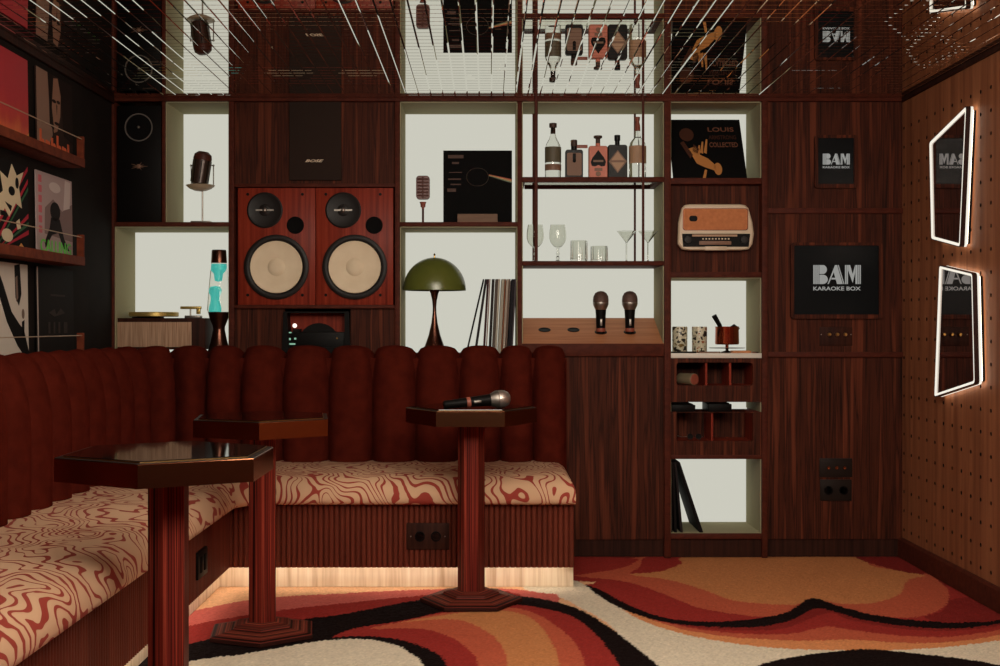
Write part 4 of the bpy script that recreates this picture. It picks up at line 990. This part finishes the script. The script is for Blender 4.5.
def sleeve(label, y0, y1, iz, h, base, prints):
    """a square card leaning on the wall, prints given in its own (u, v) frame: u from the far side to the near side"""
    z = LZ[iz]+.0145; xb, xt = WL+.018, WL+.012
    o = thing('album_sleeve', label, 'record sleeve', (xb, (y0+y1)/2, z))
    a = math.atan2(xb-xt, h)
    T = Matrix.Translation((xb, y0, z)) @ Matrix.Rotation(-a, 4, 'Y')
    mb = MB(); mb.T = T; mb.box(-.006, 0, 0, y1-y0, 0, h); mb.build('cover', base if isinstance(base, str) else mat('cover', base, .7, 0, .1), o)
    w = y1-y0; lift = .0
    for nm, c, polys in prints:
        lift += .0004
        mb = MB(); mb.T = T
        for p in polys: mb.prism([(u*w, v*h) for u, v in p], 0, lift, 'x')
        mb.build(nm, mat(nm, c, .7, 0, .1) if not isinstance(c, str) else c, o, smooth=False)
    return o, T, w, h
R4 = lambda a, b, c, d: [(a, b), (c, b), (c, d), (a, d)]
ell = lambda cx, cy, rx, ry, n=18: [(cx+rx*math.cos(2*PI*i/n), cy+ry*math.sin(2*PI*i/n)) for i in range(n)]
def redmat():
    m = mat('red_flame_print', (170, 40, 46), .45)
    tc = N(m, 'ShaderNodeTexCoord'); sp = N(m, 'ShaderNodeSeparateXYZ'); L(m, tc.outputs['Object'], sp.inputs[0])
    mp = N(m, 'ShaderNodeMapping'); mp.inputs['Scale'].default_value = (1, 9, 3); L(m, tc.outputs['Object'], mp.inputs[0])
    nz = N(m, 'ShaderNodeTexNoise'); nz.inputs['Scale'].default_value = 2.5; nz.inputs['Detail'].default_value = 4; L(m, mp.outputs[0], nz.inputs['Vector'])
    a = N(m, 'ShaderNodeMath', operation='MULTIPLY_ADD'); a.inputs[1].default_value = -3.2; a.inputs[2].default_value = .62; L(m, sp.outputs['Z'], a.inputs[0])
    b = N(m, 'ShaderNodeMath', operation='MULTIPLY_ADD'); b.inputs[1].default_value = .55; L(m, nz.outputs['Fac'], b.inputs[0]); L(m, a.outputs[0], b.inputs[2])
    r = ramp(m, [(.3, (176, 34, 46)), (.55, (190, 52, 44)), (.78, (214, 104, 52)), (.95, (226, 170, 80))]); L(m, b.outputs[0], r.inputs[0]); L(m, r.outputs[0], B(m).inputs['Base Color'])
    return m
M['redflame'] = redmat()
yA0, yA1 = WX(-6, -1.741), WX(28.5, -1.741)
yB0, yB1 = WX(37, -1.741), WX(72.5, -1.741)
sleeve('red sleeve with an orange flame glow on the uppermost ledge', yA0, yA1, 0, .344, 'redflame', [('glow_print', (222, 168, 92), [[(0, 0), (.3, 0), (.22, .08), (.12, .14), (0, .17)] if False else [(1, 0), (.72, 0), (.80, .09), (.90, .14), (1, .20)]])])
sleeve('brown sleeve with a shadowed face over orange lettering', yB0, yB1, 0, .344, (52, 36, 31), [
    ('pale_print', (142, 112, 96), [[(0, .03), (.24, .06), (.42, .30), (.36, .62), (.30, 1), (0, 1)]]),
    ('face_print', (150, 112, 92), [[(.38, .95), (.58, .99), (.66, .80), (.64, .55), (.55, .36), (.46, .33), (.40, .48), (.36, .7)]]),
    ('hair_print', (36, 24, 21), [[(.30, 1), (.46, 1), (.44, .86), (.40, .62), (.46, .36), (.34, .40), (.33, .7)], [(.62, 1), (1, 1), (1, .28), (.74, .34), (.70, .60), (.66, .86)], ell(.47, .70, .06, .02), ell(.59, .71, .05, .02), ell(.54, .45, .07, .018), [(.53, .68), (.56, .66), (.54, .55)]]),
    ('script_print', (212, 102, 66), [R4(.06+i*.155, .13+.03*(i % 2), .11+i*.155, .31-.05*((i*2) % 3)) for i in range(6)]+[ell(.14+i*.155, .17, .045, .035) for i in range(5)])])
stripes = []
import itertools
def strp(i): return [(-.0+max(0, .0), 0)]
def diag(off, wd):
    # diagonal bar clipped to the card
    p = [(u, u*.75+off) for u in (0, 1)]+[(u, u*.75+off+wd) for u in (1, 0)]
    return [(u, min(.995, max(.005, v))) for u, v in p]
sleeve('black and cream sleeve with diagonal red and green bars, middle ledge', yA0, yA1, 1, .344, (24, 20, 19), [
    ('red_bar_print', (170, 44, 58), [diag(q, .05) for q in (-.5, -.32, .06, .2, .34)]), ('green_bar_print', (58, 96, 66), [diag(q, .04) for q in (-.40, -.02)]),
    ('cream_print', (214, 196, 162), [[(.05, .30), (.3, .48), (.42, .40), (.62, .56), (.80, .52), (.72, .74), (.86, .92), (.66, .86), (.52, .97), (.40, .80), (.18, .86), (.26, .66), (.08, .58)], ell(.36, .2, .16, .07), [(.62, .36), (.72, .40), (.76, .30), (.66, .28)]]),
    ('amber_print', (210, 150, 84), [[(.55, .0), (.98, .0), (.9, .07), (.76, .14), (.66, .08)]]), ('ink_print', (18, 15, 15), [ell(.5, .68, .09, .05), [(.3, .55), (.5, .52), (.46, .46)], ell(.66, .78, .05, .06), R4(.16, .40, .30, .45)])])
o, T, w, h = sleeve('grey-pink sleeve with green lettering at its foot on the middle ledge', yB0, yB1, 1, .344, (176, 154, 150), [
    ('mist_print', (132, 110, 106), [[(.2, .3), (1, .26), (1, .72), (.7, .6), (.45, .72), (.22, .6)]]), ('bright_print', (204, 188, 182), [[(.74, .62), (.92, .66), (.96, .98), (.80, .98)], ell(.5, .86, .16, .06)]),
    ('shadow_print', (34, 28, 28), [ell(.50, .58, .14, .11), [(.38, .5), (.62, .5), (.74, .28), (.90, .14), (.72, .16), (.58, .34), (.40, .30), (.22, .14), (.20, .2), (.34, .38)]]),
    ('pink_print', (196, 104, 112), [R4(.05, .30+i*.115, .13, .38+i*.115) for i in range(6)])])
mb = MB(); mb.text('CALLING', 0, 0, 0, h*.15, w*.86, .001, bold=.01)
mb.v = [T @ Vector((.0026-(p.y), w*.07+p.x, .085*h+p.z)) for p in mb.v]
mb.build('lettering', mat('green_lettering', (96, 206, 56), .5), o, smooth=False)
sleeve('black and white sleeve with sweeping dark shapes on the lowest ledge', yA0, yA1, 2, .372, (206, 196, 182), [
    ('ink_print', (20, 17, 16), [[(0, .70), (.12, .72), (.36, .42), (.66, .18), (1, .0), (1, .12), (.86, .34), (.72, .40), (.50, .52), (.26, .80), (.1, .95), (0, .98)], [(.60, .98), (.76, 1), (.80, .70), (.72, .58), (.62, .66)], [(.80, .42), (.88, .44), (.86, .22), (.80, .26)]]),
    ('fine_print', (120, 100, 88), [[(.62, .86), (.68, .88), (.70, .66), (.64, .62)], ell(.84, .5, .04, .05)])])
sleeve('near-black sleeve with a pale edge and faint markings on the lowest ledge', WX(37.6, -1.741), WX(74, -1.741), 2, .372, (30, 25, 23), [
    ('pale_edge_print', (172, 156, 146), [R4(.0, 0, .03, 1)]), ('faint_print', (58, 50, 46), [R4(.35, .70, .75, .72), [(.3, .52), (.45, .56), (.5, .5), (.62, .57), (.74, .52), (.6, .5), (.45, .48)], R4(.28, .30, .33, .42), R4(.42, .30, .46, .42), R4(.55, .30, .6, .42), R4(.7, .30, .8, .42)])])

# ------------------------------------------------------------------ lit mirrors on the pegged wall
def lit_mirror(label, c):
    """c: four corners (px, py) going round; the mirror body stands off the wall"""
    xf = WR-.045; P = []
    for px, py in c:
        d = F*xf/(px-CX); P.append((d-DB, HC-(py-CY)*d/F))
    P = [Vector(p) for p in P]; cen = sum(P, Vector((0, 0)))/4
    def inset(P, t):
        n = len(P); out = []
        for i in range(n):
            a, b, c_ = P[i-1], P[i], P[(i+1) % n]
            e1 = (b-a).normalized(); e2 = (c_-b).normalized()
            n1 = Vector((-e1.y, e1.x)); n2 = Vector((-e2.y, e2.x))
            if n1.dot(cen-a) < 0: n1 = -n1
            if n2.dot(cen-b) < 0: n2 = -n2
            bis = (n1+n2); bis = bis/(bis.length_squared/2) if bis.length > 1e-6 else n1
            out.append(b+bis*t)
        return out
    def rnd(P, r, n=4):
        out = []; m = len(P)
        for i in range(m):
            a, b, c_ = P[i-1], P[i], P[(i+1) % m]
            p, q = b+(a-b).normalized()*r, b+(c_-b).normalized()*r
            for k in range(n+1):
                t = k/n; out.append((1-t)**2*p+2*t*(1-t)*b+t*t*q)
        return out
    o = thing('lit_mirror', label, 'mirror', (WR, cen.x, min(p.y for p in P)), 'lit mirrors on the pegged wall')
    rg = lambda t, r: rnd(inset(P, t), r)
    O = rg(0, .016); I = rg(.0135, .012); I2 = rg(.004, .014)
    loop = lambda S: [[(x, *p) for p in q] for q, x in S]
    MB().loft(loop([(O, xf+.018), (O, xf), (I2, xf)]), True, False).build('frame', 'mirror_edge', o, smooth=False)
    MB().loft(loop([(I2, xf), (I, xf+.0005), (I, xf+.006)]), True, False).build('light_band', 'led', o, smooth=False)
    MB().loft(loop([(I, xf+.006), (I, xf+.009)])).build('mirror_glass', 'wallmirror', o, smooth=False)
    q = rg(.001, .016); MB().loft(loop([(q, xf+.018), (q, xf+.029)]), True, False).build('edge_light', 'led', o, smooth=False)
    q2 = rg(.010, .012); MB().loft(loop([(q, xf+.029), (q2, xf+.030), (q2, xf+.034)]), True, False).build('back_light', 'led_halo', o, smooth=False)
    q = rg(.012, .012); MB().loft([[(xf+.034, *p) for p in q], [(WR+.003, *p) for p in q]]).build('mount', 'black', o, smooth=False)
    return P
M['mirror_edge'] = mat('mirror_edge', (44, 24, 20), .25)
M['wallmirror'] = mat('wall_mirror', (200, 188, 184), .0, 1.)
lit_mirror('upper lit angular mirror on the pegged wood wall', [(929, 142), (966.5, 105), (960, 247.5), (931, 239.5)])
lit_mirror('lower lit angular mirror on the pegged wood wall', [(939, 265), (972.5, 273), (975, 384), (934, 397.5)])

# ------------------------------------------------------------------ tables
def table(loc, rot, R, label, H=.762):
    o = thing('pedestal_table', label, 'table', (loc[0], loc[1], 0), 'hexagonal pedestal tables')
    def mk(f, nm, m):
        mb = MB(); mb.T = Matrix.Translation((loc[0], loc[1], 0)); f(mb); return mb.build(nm, m, o, smooth=False)
    b = .201
    mk(lambda q: q.loft([[(r*math.cos(2*PI*j/6), r*math.sin(2*PI*j/6), z) for j in range(6)] for r, z in ((b, 0.001), (b, .013), (b-.004, .016), (.112, .032), (.106, .040), (.060, .046), (.05, .05))]), 'base', 'hexstripe')
    mk(lambda q: q.hexa(.053, .044, H-.056), 'column', 'macassar')
    t = mk(lambda q: (q.hexa(R, H-.058, H-.002), q.hexa(R, H-.002, H, R-.0015)), 'tabletop', 'bronze')
    mb = MB(); mb.T = Matrix.Translation((loc[0], loc[1], 0)); mb.hexa(R*.93, H-.001, H+.0055, R*.925); mb.build('glass_top', 'tableglass', t, smooth=False)
    mb = MB(); mb.T = Matrix.Translation((loc[0], loc[1], 0)); mb.loft([[(r*math.cos(2*PI*j/6), r*math.sin(2*PI*j/6), z) for j in range(6)] for r, z in ((R-.001, H), (R-.002, H+.0012), (R*.937, H+.0012), (R*.937, H), (R-.001, H))], True, False); mb.build('top_border', 'dark_border', t, smooth=False)
    mb = MB(); mb.T = Matrix.Translation((loc[0], loc[1], 0)); mb.loft([[(r*math.cos(2*PI*j/6), r*math.sin(2*PI*j/6), z) for j in range(6)] for r, z in ((R*.936, H), (R*.936, H+.0035), (R*.93, H+.0035), (R*.93, H), (R*.936, H))], True, False); mb.build('edge_strip', 'brass', t, smooth=False)
    o.rotation_euler = (0, 0, rot)
    return H
table((-.823, -2.62), math.radians(30), .284, 'nearest hexagonal pedestal table with cream reflections on its glass top', .758)
table((-.794, -1.44), math.radians(38), .262, 'hexagonal pedestal table in the sofa corner with a lit bronze edge')
table((-.066, -.932), 0, .257, 'hexagonal pedestal table with the silver microphone lying on it')
y = -1.05; zt_ = .762+.0058
Tm = Matrix.Translation((X(497, y), y, zt_+.0335)) @ Matrix.Rotation(math.radians(12), 4, 'Z') @ Matrix.Rotation(math.radians(90-5.2), 4, 'Y')
M_old = M['micmesh']
sm_ = mat('mic_silver', (196, 186, 176), .35, .9); M['micmesh'] = sm_
om = handmic(Tm, 'silver-headed microphone lying on the table in front of the sofa', 1.26)
M['micmesh'] = M_old

# ------------------------------------------------------------------ sofa
sofa = thing('corner_sofa', 'long rust velvet channel-backed corner sofa with swirl patterned seat', 'sofa', (-.6, -.4, 0))
XE = .358
YN = -4.0
def corner_path(xl, yb, r, n=8, y0=YN, x1=XE, step=None):
    """inner line of the L: along the left wall, round the corner, along the back; returns (point, outward normal into the room)"""
    P = []
    P.append((Vector((xl, y0)), Vector((1, 0))))
    for i in range(n+1):
        a = PI-PI/2*i/n
        c = Vector((xl+r, yb-r))
        P.append((c+r*Vector((math.cos(a), math.sin(a))), Vector((-math.cos(a), -math.sin(a)))))
    P.append((Vector((x1, yb)), Vector((0, -1))))
    return P
# seat cushion: profile swept along the front line
prof = [(.50, .350), (.02, .352), (.003, .362), (.0, .378), (.004, .400), (.016, .426), (.036, .446), (.065, .460), (.12, .466), (.62, .470), (.66, .45)]
P0 = corner_path(-1.0, -.755, .13, 8)
path = [P0[0]]
for i in range(1, 12): path.append((P0[0][0].lerp(P0[1][0], i/12), P0[0][1]))
path += P0[1:-1]
for i in range(1, 10): path.append((P0[-2][0].lerp(Vector((XE-.075, -.755)), i/9), P0[-1][1]))
rend = .07
ends = [(XE-rend+rend*math.sin(a), rend*(1-math.cos(a))) for a in [PI/2*i/8 for i in range(1, 9)]]
rings = []
wall_x, wall_y = WL+.01, -.02
def ring(p, n, drop=0.):
    out = []
    for q, z in prof:
        pt = p-n*q
        pt.x = max(pt.x, wall_x); pt.y = min(pt.y, wall_y)
        z2 = z
        if drop: z2 = min(z, .470-drop)
        out.append((pt.x, pt.y, z2))
    return out
for p, n in path: rings.append(ring(p, n))
for x, dz in ends: rings.append(ring(Vector((x, -.755)), Vector((0, -1)), dz))
mb = MB().loft(rings, True, True); mb.build('seat_cushion', 'seat', sofa, sharp=60)
# reeded base
def reed_path(xl, yb, pitch, amp):
    pts = []
    def run(a, b, nrm):
        Ln = (b-a).length; k = int(Ln/pitch); t = (b-a)/Ln
        for i in range(k):
            for s in range(5):
                f = s/5; off = amp*math.sqrt(max(0, 1-(2*f-1)**2))
                pts.append(a+t*(Ln*(i+f)/k)+nrm*off)
        pts.append(b)
    run(Vector((xl, YN)), Vector((xl, yb)), Vector((1, 0))); pts.pop()
    run(Vector((xl, yb)), Vector((XE-.004, yb)), Vector((0, -1)))
    return pts
rp = reed_path(-1.072, -.694, .0218, .0105)
inner = [Vector((max(p.x-.02, -1.09) if p.y < -.72 else p.x, p.y if p.y < -.72 else -.672)) for p in rp]
mb = MB()
vs = [(p.x, p.y, .089) for p in rp]+[(p.x, p.y, .354) for p in rp]; n = len(rp)
mb.add(vs, [[i, i+1, n+i+1, n+i] for i in range(n-1)])
mb.box(-1.10, -1.072, YN, -.68, .096, .354); mb.box(-1.09, XE-.004, -.694, -.672, .096, .354)
mb.build('reeded_base', 'slatwood', sofa)
mb = MB(); mb.box(XE-.022, XE-.0045, -.630, -.02, .0, .354); mb.build('end_panel', 'slatwood', sofa)
mb = MB(); mb.box(-1.135, -1.113, YN, -.63, .002, .352); mb.box(-1.113, XE-.004, -.652, -.632, .0, .352); mb.build('plinth', 'palewood', sofa)
mb = MB(); mb.box(-1.090, -1.078, YN+.05, -.685, .0915, .0955); mb.box(-1.078, XE-.03, -.691, -.679, .0915, .0955); mb.build('light_strip', 'led_seat', sofa)
# body behind the channels
bx = [(-1.643, YN), (-1.60, YN), (-1.60, -.42), (-1.53, -.26), (-1.40, -.125), (XE, -.125), (XE, -.012), (-1.643, -.012)]
MB().prism(bx, .02, .935, 'z').build('back_frame', 'velvet', sofa, smooth=False)
# channels
def channel(a, b, na, nb, name='back_channel'):
    nu, base_z, top = 10, .40, .993
    w = (b-a).length; rows = []
    vert = []
    for i in range(nu+1):
        u = -1+2*i/nu
        t = (i/nu); p = a.lerp(b, t); nn = na.lerp(nb, t).normalized()
        c = math.sqrt(max(0, 1-(abs(u))**2.3))
        bul = .084*c-.024
        zt_ = top-.040*(1-c)
        col_ = []
        rh, rv = .105, .26
        for z in (base_z, .52, .64, zt_-rv): col_.append((p+nn*bul, z))
        for k in range(1, 9):
            ang = PI/2*k/8
            col_.append((p+nn*(bul-rh*(1-math.cos(ang))), zt_-rv+rv*math.sin(ang)))
        col_.append((p-nn*.097, zt_-.012)); col_.append((p-nn*.097, .88))
        vert.append([(q.x, q.y, z) for q, z in col_])
    mb = MB().loft(vert, False, False)
    return mb.build(name, 'velvet', sofa, sharp=75)
xb_ = [-1.127, -.936, -.727, -.527, -.33, -.132, .055, .205, XE-.002]
pts = []
yl = [-3.98+.2*i for i in range(18)]
cyl = -1.45
left_y = [-.50-.2*i for i in range(18)][::-1]
for y_ in left_y: pts.append((Vector((-1.545, y_)), Vector((1, 0))))
for a in (60, 30, 0):
    an = math.radians(90+a); r = .30
    if a == 0: pts.append((Vector((-1.285, -.165)), Vector((0, -1))))
    else: pts.append((Vector((-1.265, -.465))+Vector((math.cos(an)*.28, math.sin(an)*.30)), Vector((-math.cos(an), -math.sin(an)))))
for x_ in xb_: pts.append((Vector((x_, -.165)), Vector((0, -1))))
for (a, na), (b, nb) in zip(pts[:-1], pts[1:]): channel(a, b, na, nb)
MB().box(XE-.004, XE, -.155, -.012, .40, .93, bev=.0015).build('side_trim', 'velvet', sofa)
# sockets let into the base
so = thing('power_socket', 'dark double power socket in the reeded sofa base', 'socket', (X(426, -.7), -.705, .2))
cx, cz = (428-CX)*5.14/F, HC-(536-CY)*5.14/F
box(cx-.088, cx+.088, -.710, -.696, cz-.055, cz+.055, bev=.003).build('plate', 'walnut_dark', so)
for k in (-.033, .033): MB().lathe([(.021, 0), (.021, .003), (.017, .004), (.016, -.002)], (cx+k, -.710, cz), 18, 'y').build('outlet', 'blackmatte', so)
for k in (-.07, .07): MB().lathe([(.003, 0), (.002, .0015)], (cx+k, -.710, cz), 8, 'y').build('screw', 'steel', so)
yy = -1.06; d = DB+yy
so = thing('switch_plate', 'black double switch plate on the sofa base behind the nearest table', 'socket', (-1.06, yy, .15))
d = F*1.06/(CX-201); yy = d-DB; cz = HC-(563-CY)*d/F
box(-1.066, -1.052, yy-.075, yy+.075, cz-.05, cz+.05, bev=.003).build('plate', 'black', so)
for k in (-.03, .03): box(-1.053, -1.049, yy+k-.014, yy+k+.014, cz-.03, cz+.03, bev=.002).build('rocker', 'blackmatte', so)

# ------------------------------------------------------------------ lamps
w = bpy.data.worlds.new('world'); sc.world = w; w.use_nodes = True
w.node_tree.nodes['Background'].inputs[0].default_value = lin((60, 34, 24)); w.node_tree.nodes['Background'].inputs[1].default_value = .0
def spot(loc, tgt, power, ang, color, blend=.6, r=.05):
    l = bpy.data.lights.new('ceiling_spot', 'SPOT'); l.energy = power; l.spot_size = math.radians(ang); l.spot_blend = blend; l.color = color; l.shadow_soft_size = r
    o = bpy.data.objects.new('ceiling_spot', l); COL.objects.link(o); o.location = loc
    o.rotation_euler = (Vector(tgt)-Vector(loc)).to_track_quat('-Z', 'Y').to_euler()
def area(loc, tgt, power, sx, sy, color):
    l = bpy.data.lights.new('area_light', 'AREA'); l.shape = 'RECTANGLE'; l.size = sx; l.size_y = sy; l.energy = power; l.color = color
    o = bpy.data.objects.new('area_light', l); COL.objects.link(o); o.location = loc
    o.rotation_euler = (Vector(tgt)-Vector(loc)).to_track_quat('-Z', 'Y').to_euler()
WARM = (1, .90, .77)
area((.5, -4.3, 2.10), (-.1, -.2, 1.0), 95, 2.2, .9, WARM)
area((-.85, -2.3, 2.12), (-1.0, -1.6, .4), 8, .9, 1.0, WARM)
area((.1, -2.05, 2.12), (.0, -.5, .4), 6, 1.2, .3, WARM)
area((.3, -3.2, 2.10), (1.94, -1.9, 1.0), 22, .8, .6, WARM)  # added light that brightens the pegged wall and its reflection in the bronze

# ------------------------------------------------------------------ colour management
sc.view_settings.view_transform = 'Standard'; sc.view_settings.look = 'None'
sc.view_settings.exposure = 0; sc.view_settings.gamma = 1; sc.view_settings.use_curve_mapping = False
sc.cycles.max_bounces = 10; sc.cycles.diffuse_bounces = 4; sc.cycles.glossy_bounces = 6; sc.cycles.transmission_bounces = 10
sc.cycles.sample_clamp_indirect = 4; sc.cycles.use_denoising = True
